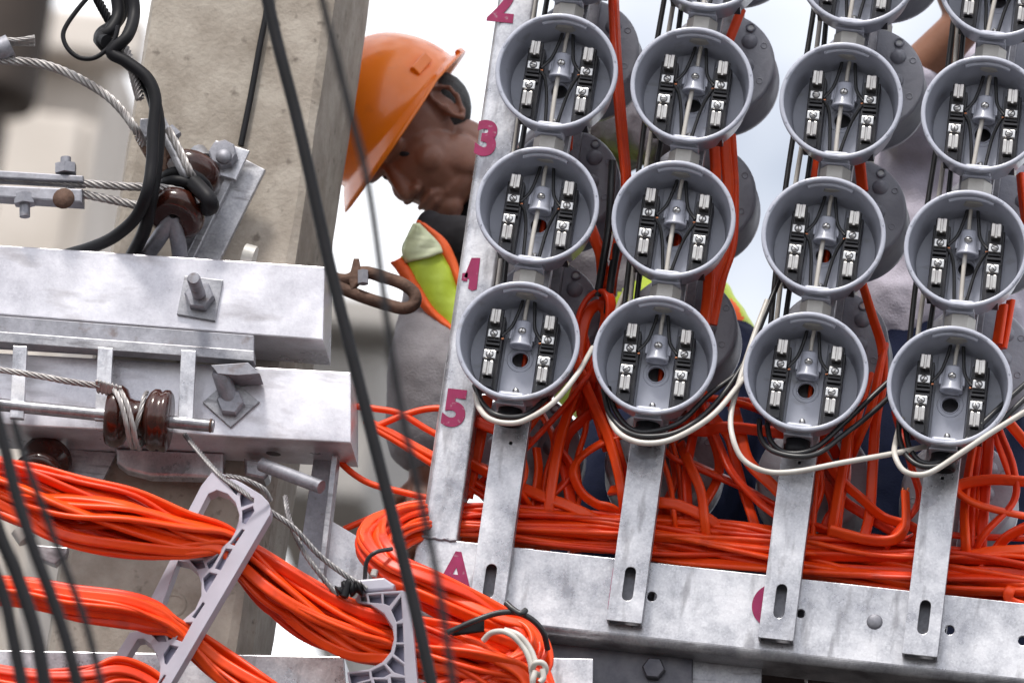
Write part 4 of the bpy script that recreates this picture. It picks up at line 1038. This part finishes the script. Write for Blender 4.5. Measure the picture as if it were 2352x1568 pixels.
for k, (pts, lab) in enumerate([
  ([(1402, -30), (1412, 150), (1424, 300), (1436, 430), (1424, 520), (1408, 600)], 'pair of flat orange risers between the first two columns, left one'),
  ([(1412, -30), (1420, 150), (1432, 300), (1441, 430), (1430, 530), (1412, 620), (1404, 680)], 'pair of flat orange risers between the first two columns, right one'),
  ([(1704, 20), (1692, 50), (1674, 95)], 'short orange riser above the second column right side'),
  ([(1640, 330), (1644, 400), (1640, 470)], 'left orange riser in the gap below the upper socket of the second column'),
  ([(1664, 318), (1670, 390), (1672, 430), (1666, 560), (1640, 640), (1622, 720)], 'middle orange riser in the gap below the upper socket of the second column'),
  ([(1677, 310), (1682, 390), (1684, 440), (1680, 560), (1656, 640), (1634, 745)], 'right orange riser in the gap below the upper socket of the second column'),
  ([(1630, 600), (1626, 680), (1616, 750)], 'orange riser left of the bottom disc behind the second column'),
  ([(1872, 360), (1870, 420)], 'short orange piece at the third column left side'),
  ([(1974, 370), (1982, 440)], 'short orange piece at the third column right side'),
  ([(2304, 700), (2290, 790)], 'left orange riser beside the fourth column bottom socket'),
  ([(2322, 690), (2310, 760), (2302, 800)], 'right orange riser beside the fourth column bottom socket'),
  ([(2343, 400), (2350, 470), (2360, 540)], 'orange riser at the right edge of the picture beside the fourth column'),
  ([(1308, 312), (1306, 345)], 'short orange piece beside the first column upper hub')]):
    cable('orange_cable', lab, pts, 0.0054, OR, 'cable', GV, True, Y=0.128 + 0.012 * (k % 3), roll=0.2 * k)
GL = 'orange cables crossing left of the post'
for k, (pts, lab) in enumerate([
  ([(790, 930), (860, 938), (920, 950), (980, 985), (1060, 1028)], 'thin orange cable crossing down right in front of the grey sleeve'),
  ([(850, 985), (890, 968), (930, 952), (990, 938), (1070, 940)], 'thin orange cable rising right in front of the grey sleeve'),
  ([(840, 965), (900, 995), (960, 1028), (1040, 1072), (1140, 1135)], 'upper thick orange cable slanting down behind the post'),
  ([(845, 975), (905, 1008), (965, 1045), (1040, 1092), (1150, 1160)], 'lower thick orange cable slanting down behind the post'),
  ([(770, 1050), (808, 1085), (850, 1110), (905, 1125), (990, 1145)], 'orange cable curving out under the crossarm end'),
  ([(790, 1215), (850, 1190), (930, 1160), (1010, 1150)], 'orange cable joining the coil from the gusset plate')]):
    cable('orange_cable', lab, pts, 0.0058 if k in (2, 3) else 0.0048, OR, 'cable', GL, k in (2, 3), Y=0.17, roll=0.4)
for i in (0, 1, 2):
    o = cable_mb([Vector((colx[i] + 0.005, YF + 0.013, colz[i] - 0.05)), Vector((colx[i] + 0.002, YF + 0.013, colz[i] + 0.15)), Vector((colx[i] + 0.006, YF + 0.013, colz[i] + 0.36))], 0.0046, True, 6, 0.0).build('orange_cable', OR)
    tag(o, 'orange cable inside the %s strut bar, seen through socket holes' % words[i], 'cable', 'orange cables inside the bars')

# ------------------------------------------------------------------ white and black service wires
WW, BW = M['white_wire'], M['black_wire']
cable('white_wire', 'off-white wire looping under the bottom socket of the first column', [(1092, 905, .05), (1100, 935, .02), (1122, 960, .005), (1160, 971, 0), (1205, 965, 0), (1270, 925, 0), (1325, 860, .01), (1362, 798, .05)], 0.0040, WW)
cable('white_wire', 'off-white wire looping under the bottom socket of the second column', [(1392, 905, .06), (1400, 955, .03), (1425, 997, .01), (1480, 1017, 0), (1550, 1006, 0), (1635, 955, 0), (1700, 880, .03), (1740, 830, .08)], 0.0041, WW)
cable('white_wire', 'off-white wire drooping under the third column towards the fourth', [(1762, 690, .08), (1735, 762, .06), (1703, 860, .04), (1680, 945, .02), (1682, 1001, 0), (1706, 1054, 0), (1759, 1082, 0), (1830, 1082, 0), (1935, 1062, 0), (2058, 1040, .02), (2130, 1024, .06)], 0.0040, WW)
cable('white_wire', 'off-white wire looping under the fourth column and off to the right', [(2072, 960, .07), (2058, 1010, .05), (2055, 1044, .01), (2074, 1079, 0), (2107, 1090, 0), (2146, 1080, 0), (2216, 1034, 0), (2290, 985, 0), (2420, 905, 0)], 0.0041, WW)
cable('white_wire', 'thin off-white wire descending between the first and second columns', [(1462, 600), (1445, 650), (1422, 700), (1410, 745)], 0.0038, WW, Y=0.12)
for k, (pts, lab) in enumerate([
  ([(1090, 885, .06), (1108, 925, .03), (1135, 950, .01), (1175, 958, .01), (1215, 948, .02), (1265, 905, .06)], 'black wire curled under the bottom socket of the first column'),
  ([(1386, 895, .06), (1398, 945, .03), (1430, 985, .012), (1480, 1002, .01), (1560, 990, .01), (1640, 930, .03), (1710, 830, .05), (1770, 690, .08), (1800, 620, .09)], 'outer black wire looping from the second column up to the third'),
  ([(1398, 890, .06), (1412, 940, .04), (1445, 982, .025), (1490, 992, .02), (1560, 970, .02), (1630, 905, .05), (1700, 850, .06), (1740, 780, .08)], 'inner black wire looping from the second column up to the third'),
  ([(1744, 965, .06), (1748, 1005, .04), (1775, 1035, .02), (1830, 1048, .01), (1880, 1040, .015), (1935, 1000, .03), (2000, 950, .05), (2060, 895, .08)], 'outer black wire looping from the third column to the fourth'),
  ([(1762, 975, .06), (1772, 1015, .04), (1810, 1040, .02), (1870, 1030, .02), (1940, 970, .04), (2020, 895, .06), (2090, 830, .08)], 'inner black wire looping from the third column to the fourth'),
  ([(2064, 965, .06), (2068, 1015, .04), (2090, 1055, .02), (2130, 1072, .015), (2190, 1055, .02), (2290, 975, .03), (2420, 850, .05)], 'outer black wire under the fourth column'),
  ([(2080, 985, .06), (2090, 1030, .04), (2120, 1062, .025), (2175, 1050, .03), (2280, 950, .05), (2400, 840, .08)], 'inner black wire under the fourth column'),
  ([(1407, 370, .12), (1404, 430, .12), (1398, 520, .13), (1386, 600, .13), (1372, 680, .14)], 'cut black cable standing between the first and second columns'),
  ([(1418, 560, .12), (1404, 640, .13), (1395, 720, .14)], 'black cable beside the orange loop between first and second columns')]):
    cable('black_wire', lab, pts, 0.0040 if k < 7 else 0.0058, BW, 'wire', 'black service wires')
for i in range(4):
    z0_, z1_ = colz[i] + 0.02, colz[i] + 0.9
    for dx, m_, nm, w_ in ((-0.066, BW, 'black_wire', 'outer black riser wire'), (-0.055, WW, 'white_wire', 'off-white riser wire'), (-0.043, BW, 'black_wire', 'inner black riser wire')):
        pts = [Vector((colx[i] + dx + 0.004 * math.sin(k * 1.3 + i + dx * 90), YF + 0.03, z0_ + (z1_ - z0_) * k / 6)) for k in range(7)]
        tag(MB().tube(catmull(pts, 6), 0.0040 if m_ is BW else 0.0036, 8).build(nm, m_), '%s running up the left side of the %s column' % (w_, words[i]), 'wire', 'riser wires')
# ties
cable('wire_tie', 'black wire tie round the orange coil at the beam end', [(1028, 1452, -.09), (1090, 1425, -.095), (1140, 1408, -.09), (1185, 1406, -.085), (1222, 1422, -.08), (1248, 1452, -.07), (1258, 1490, -.05)], 0.0042, BW, 'tie')
cable('wire_tie', 'short twisted black tie tail on top of the orange coil', [(1162, 1384, -.085), (1178, 1398, -.09), (1196, 1408, -.095), (1208, 1400, -.09)], 0.0042, BW, 'tie')
tp = empty('black_tape', P(1060, 1440, -0.09), 'black tape strip tucked between the orange coil turns', 'tape')
px_plate('strip', [[(1030, 1450), (1065, 1428), (1112, 1420), (1112, 1448), (1040, 1458)]], -0.085, 0.006, M['rubber'], tp, 0.001, -Vector(tp.location))
cable('wire_tie', 'thin black tie on the left turn of the coil', [(838, 1330, -.06), (842, 1290, -.07), (862, 1268, -.075), (900, 1260, -.06)], 0.0032, BW, 'tie')
wt = empty('rope_tie', P(1200, 1500, -0.1), 'white cord tied in a knot round the orange coil', 'cord'); of = -Vector(wt.location)
for pts in ([(1110, 1470, -.09), (1130, 1452, -.10), (1165, 1452, -.11), (1198, 1480, -.11), (1218, 1520, -.11), (1226, 1590, -.10)], [(1160, 1446, -.10), (1192, 1458, -.11), (1218, 1490, -.11), (1232, 1526, -.11)],
            [(1222, 1536, -.11), (1230, 1522, -.12), (1246, 1522, -.12), (1254, 1536, -.115), (1246, 1550, -.11), (1230, 1546, -.11)], [(1246, 1536, -.12), (1248, 1556, -.12), (1240, 1566, -.12)], [(1230, 1540, -.12), (1224, 1562, -.12), (1226, 1590, -.11)]):
    shift(MB().tube(catmull(pth(pts), 7), 0.0042, 9), of).build('cord', M['white_wire'], wt)
strand('tie_wire', 'twisted steel tie wire from the spool rack to the upright spacer', [(425, 998, .05), (455, 1035, 0), (505, 1090, -.05), (560, 1130, -.09), (620, 1173, -.10), (674, 1211, -.1), (732, 1273, -.09), (790, 1318, -.085), (842, 1352, -.08)], 0.0042, M['tie'], tw=130)
strand('tie_wire', 'second twisted steel tie wire hanging left of the upright spacer', [(655, 1140, -.05), (664, 1190, -.08), (689, 1250, -.085), (724, 1304, -.085), (776, 1368, -.08)], 0.0040, M['tie'], tw=130)
strand('tie_wire', 'tie wire stretched over the top of the leaning spacer', [(520, 1092, -.13), (560, 1100, -.14), (605, 1122, -.14), (622, 1150, -.13)], 0.0036, M['tie'], tw=130)
kn = empty('wire_knot', P(800, 1345, -0.09), 'black tape knot where the tie wires meet', 'tape'); of = -Vector(kn.location)
shift(MB().tube(catmull(pth([(778, 1362), (795, 1350), (818, 1352), (834, 1346)], -0.088), 5), [0.009 + 0.004 * math.sin(k * 1.7) for k in range(16)], 9), of).build('wrap', M['rubber'], kn)
shift(MB().tube(catmull(pth([(790, 1370), (800, 1340), (806, 1336)], -0.094), 5), 0.006, 8), of).build('wrap', M['rubber'], kn)

# ------------------------------------------------------------------ dark service cables hanging nearer to the street
FG = 'dark cables in the foreground'
cable('service_drop', 'thick dark grey cable hanging in front of the pole from top to bottom', [(600, -60), (612, -10), (640, 110), (690, 305), (760, 620), (830, 900), (930, 1300), (985, 1540), (1000, 1620)], 0.0080, M['rubber'], 'cable', FG, Y=-1.2)
cable('service_drop', 'thin blurred dark cable hanging right of the thick one', [(728, -60), (745, 20), (800, 240), (850, 450), (905, 850), (960, 1120), (1005, 1330), (1045, 1600)], 0.0042, M['rubber'], 'cable', FG, Y=-2.4)
for k, (pts, r_, y_, lab) in enumerate([
  ([(-40, 830), (7, 1010), (32, 1117), (71, 1242), (117, 1366), (153, 1473), (190, 1620)], 0.0074, -2.0, 'thick blurred dark cable at lower left, rightmost of the thick ones'),
  ([(-60, 1040), (-5, 1215), (36, 1313), (82, 1455), (110, 1620)], 0.0086, -1.8, 'thick blurred dark cable at lower left, middle one'),
  ([(-40, 1240), (2, 1348), (25, 1437), (60, 1620)], 0.0076, -2.0, 'thick blurred dark cable in the bottom left corner'),
  ([(30, 960), (60, 1060), (107, 1188), (160, 1330), (199, 1437), (245, 1620)], 0.0042, -2.2, 'thin blurred dark cable crossing the orange bundles at left')]):
    cable('service_drop', lab, pts, r_, M['rubber'], 'cable', FG, Y=y_)

# ================================================================== LIFT BASKET AND WORKERS
KY = 0.36
kz = P(2000, 1508, KY).z
kx0, kx1 = P(1180, 1480, KY).x, P(2352, 1500, KY).x + 0.35
kb = empty('lift_basket', ((kx0 + kx1) / 2, KY + 0.45, kz - 0.62), 'dark brown work basket behind and below the rack beam', 'work basket'); of = -Vector(kb.location)
M['basket'] = mat('dark_basket_paint', (0.030, 0.020, 0.018), 0.5, 0.1, (0.055, 0.038, 0.034), 8, 6, bump=0.2, bscale=60)
for (nm, c, sz) in (('front_wall', ((kx0 + kx1) / 2, KY + 0.015, kz - 0.31), (kx1 - kx0, 0.03, 0.62)), ('rear_wall', ((kx0 + kx1) / 2, KY + 0.95, kz - 0.31), (kx1 - kx0, 0.03, 0.62)),
                    ('side_wall', (kx0 + 0.016, KY + 0.4825, kz - 0.31), (0.03, 0.90, 0.617)), ('side_wall', (kx1 - 0.016, KY + 0.4825, kz - 0.31), (0.03, 0.90, 0.617)),
                    ('floor', ((kx0 + kx1) / 2, KY + 0.4825, kz - 0.60), (kx1 - kx0 - 0.07, 0.895, 0.03))):
    shift(MB().box(c, sz, ch=0.004), of).build(nm, M['basket'], kb)
shift(MB().tube([Vector(((kx0 + kx1) / 2, KY + 0.48, kz - 0.62)), Vector(((kx0 + kx1) / 2 + 0.2, KY + 0.9, 0.02))], 0.07, 16), of).build('boom', M['basket'], kb)

def ell(mb, c, r, rot=None, n=16):
    vs, fs = [], []
    m_ = n // 2
    for i in range(m_ + 1):
        th = math.pi * i / m_
        for k in range(n):
            ph = 2 * math.pi * k / n
            v = Vector((r[0] * math.sin(th) * math.cos(ph), r[1] * math.sin(th) * math.sin(ph), r[2] * math.cos(th)))
            if rot is not None: v = rot @ v
            vs.append(v + Vector(c))
    for i in range(m_):
        for k in range(n):
            fs.append((i * n + k, i * n + (k + 1) % n, (i + 1) * n + (k + 1) % n, (i + 1) * n + k))
    mb.add(vs, fs)
def caps(mb, A, B, ra, rb, n=16):
    d = B - A; L = d.length
    q = Vector((0, 0, 1)).rotation_difference(d.normalized()).to_matrix().to_4x4()
    prof_ = [(0, -ra)] + [(ra * math.cos(R(a_)), ra * math.sin(R(a_))) for a_ in (-60, -30, 0)] + [(rb * math.cos(R(a_)), L + rb * math.sin(R(a_))) for a_ in (0, 30, 60)] + [(0, L + rb)]
    mb.lathe(prof_, n, Matrix.Translation(A) @ q)
def chain(mb, pts, rs):
    for i in range(len(pts) - 1): caps(mb, pts[i], pts[i + 1], rs[i], rs[i + 1])
def melt(mb, name, voxel, smooth, mats, parent=None, wrinkle=0.0, wsize=0.06, loc=None):
    "fuse the pieces into one continuous skin"
    ob = mb.build('tmp', None)
    rm = ob.modifiers.new('r', 'REMESH'); rm.mode = 'VOXEL'; rm.voxel_size = voxel
    sm = ob.modifiers.new('s', 'SMOOTH'); sm.factor = 0.5; sm.iterations = smooth
    if wrinkle:
        tx = bpy.data.textures.new('folds', 'CLOUDS'); tx.noise_scale = wsize; tx.noise_depth = 2
        dm = ob.modifiers.new('d', 'DISPLACE'); dm.texture = tx; dm.strength = wrinkle; dm.mid_level = 0.5; dm.texture_coords = 'LOCAL'
    me = bpy.data.meshes.new_from_object(ob.evaluated_get(bpy.context.evaluated_depsgraph_get()))
    old = ob.data; bpy.data.objects.remove(ob); bpy.data.meshes.remove(old)
    me.name = name
    for p_ in me.polygons: p_.use_smooth = True
    if loc is not None: me.transform(Matrix.Translation(-loc))
    o = link(name, me, mats, parent)
    if loc is not None and parent is None: o.location = loc
    return o
def head_pieces(mb, T):
    "T maps head space (x face, y left, z up) to world"
    R3 = T.to_3x3()
    def E(c, r): ell(mb, T @ Vector(c), r, R3, 20)
    def Cp(a_, b_, ra, rb): caps(mb, T @ Vector(a_), T @ Vector(b_), ra, rb, 12)
    E((-.012, 0, .040), (.097, .076, .088)); E((.036, 0, -.030), (.056, .060, .078)); E((.038, 0, -.082), (.048, .048, .030)); E((.074, 0, -.098), (.022, .024, .019))
    for s in (-1, 1):
        E((.056, s * .040, -.030), (.026, .020, .024)); E((.080, s * .028, .018), (.015, .028, .010)); E((.018, s * .048, -.064), (.036, .016, .034))
        E((.098, s * .014, -.043), (.011, .009, .008))
        rim_ = [(-.030, .076, .024), (-.016, .080, .034), (-.002, .078, .026), (-.001, .075, .008), (-.004, .073, -.014), (-.012, .074, -.032), (-.022, .076, -.026), (-.034, .080, -.004), (-.036, .080, .012), (-.030, .076, .024)]
        for a_, b_ in zip(rim_[:-1], rim_[1:]): Cp((a_[0], s * a_[1], a_[2]), (b_[0], s * (b_[1] + .004), b_[2]), .0040, .0040)
        E((-.016, s * .070, -.002), (.015, .006, .026))
        E((-.006, s * .078, -.004), (.005, .005, .007))
    Cp((.086, 0, .006), (.104, 0, -.036), .009, .0130)
    E((.092, 0, -.064), (.012, .024, .0065)); E((.089, 0, -.077), (.012, .021, .007)); E((.080, 0, -.071), (.014, .026, .012))
    Cp((-.025, 0, -.050), (-.045, 0, -.190), .054, .062)
def frame_from(o, F, U, psi, sc=1.0):
    "F, U are (right, up) directions in the picture plane; psi turns the face towards the viewer"
    U3 = (CR * U[0] + CU * U[1]).normalized(); F3 = (CR * F[0] + CU * F[1]); F3 = (F3 - U3 * F3.dot(U3)).normalized()
    L3 = U3.cross(F3)
    F3 = (F3 * math.cos(psi) + L3 * math.sin(psi)).normalized(); L3 = U3.cross(F3)
    return Matrix(((F3.x, L3.x, U3.x, o.x), (F3.y, L3.y, U3.y, o.y), (F3.z, L3.z, U3.z, o.z), (0, 0, 0, 1))) @ Matrix.Scale(sc, 4)
def hand_pieces(mb, wrist, dirv, side, palm_n, curl=0.5, k=1.0):
    "palm and five unequal bent fingers"
    d = dirv.normalized(); sd_ = (side - d * side.dot(d)).normalized(); pn = (palm_n - d * palm_n.dot(d)).normalized()
    for t in (-.028, -.010, .010, .028): caps(mb, wrist + sd_ * t * .6 * k, wrist + d * .085 * k + sd_ * t * k, .016 * k, .0125 * k, 10)
    for t, L in ((-.030, .066), (-.010, .078), (.010, .074), (.029, .058)):
        p = wrist + d * .090 * k + sd_ * t * k; v = d.copy()
        for seg_, f in ((.45, .0095), (.32, .0088), (.23, .0078)):
            v = (v * math.cos(curl) + pn * math.sin(curl)).normalized(); q = p + v * L * seg_ * k
            caps(mb, p, q, f * k, f * .93 * k, 10); p = q
    p = wrist + d * .02 * k - sd_ * .024 * k
    for v, L, f in (((d * .55 - sd_ * .75 + pn * .3), .045, .0125), ((d * .85 - sd_ * .25 + pn * .45), .034, .0105), ((d * .9 + pn * .4), .026, .0092)):
        q = p + v.normalized() * L * k; caps(mb, p, q, f * k, f * .93 * k, 10); p = q

# ---- worker in the orange hard hat, bent forward to the left
HO = P(966, 316, 0.72)
HT = frame_from(HO, (-.62, -.785), (-.785, .62), R(42), 1.06)
b1 = MB()
head_pieces(b1, HT)
shL, elL, wrL = P(1030, 640, .70), P(985, 850, .60), P(985, 1090, .62)
shR, elR, wrR = P(1290, 380, .95), P(1450, 275, .82), P(1570, 335, .70)
nk = P(1140, 490, .80)
sp = [P(1235, 560, .90), P(1370, 680, .90), P(1490, 800, .90), P(1590, 930, .86)]
chain(b1, [HT @ Vector((-.045, 0, -.17)), nk, sp[0]], [.058, .062, .10])
chain(b1, sp, [.12, .13, .13, .13])
chain(b1, [sp[0], shL, elL, wrL], [.09, .058, .045, .030]); chain(b1, [sp[0], shR, elR, wrR], [.09, .058, .045, .030])
hand_pieces(b1, wrL, P(985, 1160, .60) - wrL, CR, FWD, .35, .95)
hand_pieces(b1, wrR, P(1700, 322, .62) - wrR, CU, -FWD, .95, .95)
footA, footB = Vector((P(1420, 1400, .62).x, .66, kz - .52)), Vector((P(1760, 1400, .9).x, .98, kz - .52))
kneeA, kneeB = P(1400, 1330, .62), P(1760, 1340, .88)
for kn_, ft in ((kneeA, footA), (kneeB, footB)):
    chain(b1, [sp[3], kn_, ft], [.11, .062, .042]); caps(b1, ft, ft + Vector((-.12, -.10, -.02)), .042, .03)
w1 = melt(b1, 'person', 0.0030, 6, M['skin'], loc=HO)
tag(w1, 'worker in orange hard hat and hi-vis vest bending forward behind the post', 'person')
for s in (-1, 1):
    o = MB(); ell(o, HT @ Vector((.0735, s * .030, .000)) - HO, (.0095, .0095, .0045)); o.build('eye', M['collar'], w1)
hr = MB()
ell(hr, HT @ Vector((-.043, 0, .012)) - HO, (.0685, .0745, .060), HT.to_3x3(), 24)
melt(hr, 'hair', 0.004, 3, M['hair'], w1)
# hard hat
hv, hf, NA, NE = [], [], 64, 18
def hat(theta, t):
    c_, s_ = math.cos(theta), math.sin(theta)
    if t <= 1:
        el_ = R(90) * (1 - t)
        rx, ry, rz = (.130 if c_ > 0 else .134), .114, .128
        kx = math.cos(el_) ** 0.9; zz_ = math.sin(el_) ** 0.92 if el_ > 0 else 0
        ridge = .006 * math.exp(-(s_ * kx / .16) ** 2) * zz_ * kx * 1.4 + .004 * math.exp(-((abs(s_) * kx - .42) / .09) ** 2) * zz_
        return Vector((rx * c_ * kx * (1 + ridge * 3), ry * s_ * kx, rz * zz_ + ridge))
    u = t - 1
    outb = (.022 * max(c_, 0) ** 1.3 + .011 + .012 * max(-c_, 0)) * u
    return Vector(((.132 + outb) * c_, (.113 + outb) * s_, -.004 * u - .018 * u * max(c_, 0) - .006 * u))
for i in range(NE + 1):
    t = i / 14.0 if i <= 14 else 1 + (i - 14) / 4.0
    for k in range(NA): hv.append(hat(2 * math.pi * k / NA, max(t, 0.002)))
for i in range(NE):
    for k in range(NA): hf.append((i * NA + k, (i + 1) * NA + k, (i + 1) * NA + (k + 1) % NA, i * NA + (k + 1) % NA))
HM = Matrix.Translation(-HO) @ HT @ Matrix.Translation((0.004, 0, .041)) @ Matrix.Rotation(R(-1), 4, 'Y')
hm = MB().add([HM @ v for v in hv], hf, 0, True).build('hard_hat', M['helmet'], w1)
sol = hm.modifiers.new('thick', 'SOLIDIFY'); sol.thickness = .003; sol.offset = -1
tg = MB().box((0, 0, 0), (.040, .010, .016), HM @ Matrix.Translation((-.012, .1135, .022)) @ Matrix.Rotation(R(-8), 4, 'X'), ch=.002)
tg.build('slot_boss', M['helmet'], hm)
tg = MB().tube([HM @ (hat(R(a_), 1.9) + Vector((0.004, 0, .003))) for a_ in range(128, 233, 5)], .0050, 8)
tg.build('rear_lip', M['helmet'], hm)
# clothes
c1 = MB()
chain(c1, sp, [.140, .150, .15, .140]); chain(c1, [sp[0], shL, elL, P(978, 1000, .61)], [.10, .066, .066, .062])
melt(c1, 'shirt', .006, 6, M['shirt'], w1, .016, .07, None).matrix_parent_inverse = Matrix.Translation(-HO)
c2 = MB(); chain(c2, [sp[0], shR, elR, wrR.lerp(elR, .08)], [.10, .078, .064, .046])
melt(c2, 'sleeve', .006, 5, M['sleeve'], w1, .022, .06).matrix_parent_inverse = Matrix.Translation(-HO)
c3_ = MB(); chain(c3_, [HT @ Vector((-.02, 0, -.125)), HT @ Vector((-.035, 0, -.175)), nk], [.066, .078, .086]); chain(c3_, [P(985, 515, .64), P(1020, 545, .63), P(1090, 570, .64)], [.022, .036, .05])
melt(c3_, 'collar', .005, 4, M['collar'], w1, .008, .04).matrix_parent_inverse = Matrix.Translation(-HO)
c4_ = MB(); caps(c4_, sp[2].lerp(sp[3], .75), sp[3], .150, .150); chain(c4_, [sp[3], kneeA, footA], [.155, .125, .090]); chain(c4_, [sp[3], kneeB, footB], [.155, .12, .085])
melt(c4_, 'trousers', .007, 5, M['navy'], w1, .018, .08).matrix_parent_inverse = Matrix.Translation(-HO)
# hi-vis vest over back and shoulder
vt = MB(); chain(vt, [sp[0].lerp(sp[1], .1), sp[1], sp[2], sp[2].lerp(sp[3], .55)], [.152, .160, .160, .152])
vo = melt(vt, 'vest', .007, 6, [M['vest_orange'], M['vest_lime'], M['sleeve']], w1, .016, .08)
vo.matrix_parent_inverse = Matrix.Translation(-HO)
axv = (sp[3] - sp[0]).normalized(); Lv = (sp[3] - sp[0]).length
for p_ in vo.data.polygons:
    t_ = (p_.center - sp[0]).dot(axv) / Lv
    q_ = (p_.center - sp[0].lerp(sp[3], t_)).normalized().dot(CU)
    p_.material_index = 2 if .14 < t_ < .56 else 1 if (t_ < .34 or .70 < t_ < .80 or (t_ > .55 and q_ < .72)) else 0
def ribbon(rows, m, Yb, nm, bulge=.012, par=w1):
    g_ = MB(); vs, fs = [], []
    dense = []
    Ls = catmull([Vector((a_[0], a_[1], 0)) for a_, b_ in rows], 5); Rs = catmull([Vector((b_[0], b_[1], 0)) for a_, b_ in rows], 5)
    n_ = 9
    for i, (a_, b_) in enumerate(zip(Ls, Rs)):
        for k in range(n_):
            t_ = k / (n_ - 1); q_ = a_.lerp(b_, t_)
            wr = .0012 * math.sin(i * .9 + k * .7) + .0006 * math.sin(i * 2.3 - k)
            vs.append(P(q_.x, q_.y, Yb - bulge * math.sin(math.pi * (0.15 + .7 * t_)) + wr) - HO)
    for i in range(len(Ls) - 1):
        for k in range(n_ - 1): fs.append((i * n_ + k, i * n_ + k + 1, (i + 1) * n_ + k + 1, (i + 1) * n_ + k))
    o = g_.add(vs, fs, 0, True).build(nm, m, par)
    s_ = o.modifiers.new('thick', 'SOLIDIFY'); s_.thickness = .004
    return o
VY = .575
ribbon([((948, 513), (964, 512)), ((934, 542), (988, 536)), ((922, 572), (1010, 560)), ((930, 604), (1018, 580))], M['vest_pale'], VY - .006, 'reflective_band')
ribbon([((920, 588), (1008, 560)), ((945, 640), (1032, 612)), ((975, 690), (1050, 660)), ((1010, 735), (1075, 712)), ((1050, 775), (1100, 760))], M['vest_lime'], VY, 'vest_panel')
ribbon([((955, 509), (975, 511)), ((985, 540), (1022, 548)), ((1008, 575), (1046, 590)), ((1032, 620), (1062, 640)), ((1048, 660), (1080, 690))], M['vest_orange'], VY + .004, 'vest_trim')
ribbon([((896, 604), (922, 590)), ((912, 624), (940, 612)), ((940, 668), (962, 650)), ((975, 715), (992, 700)), ((1018, 752), (1030, 738)), ((1060, 790), (1075, 775))], M['vest_orange'], VY - .003, 'vest_trim')

# ---- second worker in a lilac-grey shirt, arm raised
H2 = P(2360, -40, .86)
HT2 = frame_from(H2, (.75, .66), (-.2, .98), R(-35))
b2 = MB(); head_pieces(b2, HT2)
s2p = [P(2235, 300, .80), P(2180, 480, .82), P(2140, 680, .83), P(2130, 860, .83)]
sh2, el2, wr2 = P(2120, 270, .68), P(2222, 48, .60), P(2140, -120, .58)
sh3, el3, wr3 = P(2400, 260, .80), P(2480, 80, .66), P(2420, -90, .56)
chain(b2, [HT2 @ Vector((-.045, 0, -.17)), s2p[0]], [.06, .10]); chain(b2, s2p, [.12, .125, .12, .12])
chain(b2, [s2p[0], sh2, P(2092, 185, .64), el2, wr2], [.09, .055, .039, .032, .024]); chain(b2, [s2p[0], sh3, el3, wr3], [.09, .055, .036, .026])
hand_pieces(b2, wr2, CU + CR * -.2, CR, -FWD, .45); hand_pieces(b2, wr3, CU + CR * -.4, CR, -FWD, .45)
f2a, f2b = Vector((P(2080, 1400, .7).x, .72, kz - .52)), Vector((P(2330, 1400, .9).x, .98, kz - .52))
k2a, k2b = P(2075, 1300, .66), P(2270, 1330, .9)
for kn_, ft in ((k2a, f2a), (k2b, f2b)):
    chain(b2, [s2p[3], kn_, ft], [.11, .062, .042]); caps(b2, ft, ft + Vector((.02, -.14, -.02)), .042, .03)
w2 = melt(b2, 'person', 0.005, 4, M['skin2'], loc=s2p[1])
tag(w2, 'worker in lilac-grey shirt and navy trousers with raised arm behind right columns', 'person')
inv2 = Matrix.Translation(-s2p[1])
c5 = MB(); chain(c5, s2p[:3] + [P(2120, 745, .83)], [.150, .158, .160, .165]); chain(c5, [s2p[0], sh2, P(2097, 205, .65)], [.12, .078, .060]); chain(c5, [s2p[0], sh3, sh3.lerp(el3, .5)], [.12, .078, .062])
melt(c5, 'shirt', .006, 6, M['shirt2'], w2, .022, .08).matrix_parent_inverse = inv2
c6 = MB(); caps(c6, P(2130, 800, .83), s2p[3], .150, .155); chain(c6, [s2p[3], k2a, f2a], [.15, .10, .072]); chain(c6, [s2p[3], k2b, f2b], [.15, .10, .072])
melt(c6, 'trousers', .007, 5, M['navy'], w2, .018, .08).matrix_parent_inverse = inv2
hr2 = MB(); ell(hr2, HT2 @ Vector((-.022, 0, .055)), (.102, .082, .088), HT2.to_3x3(), 20)
melt(hr2, 'hair', .005, 2, M['hair'], w2, .008, .02).matrix_parent_inverse = inv2
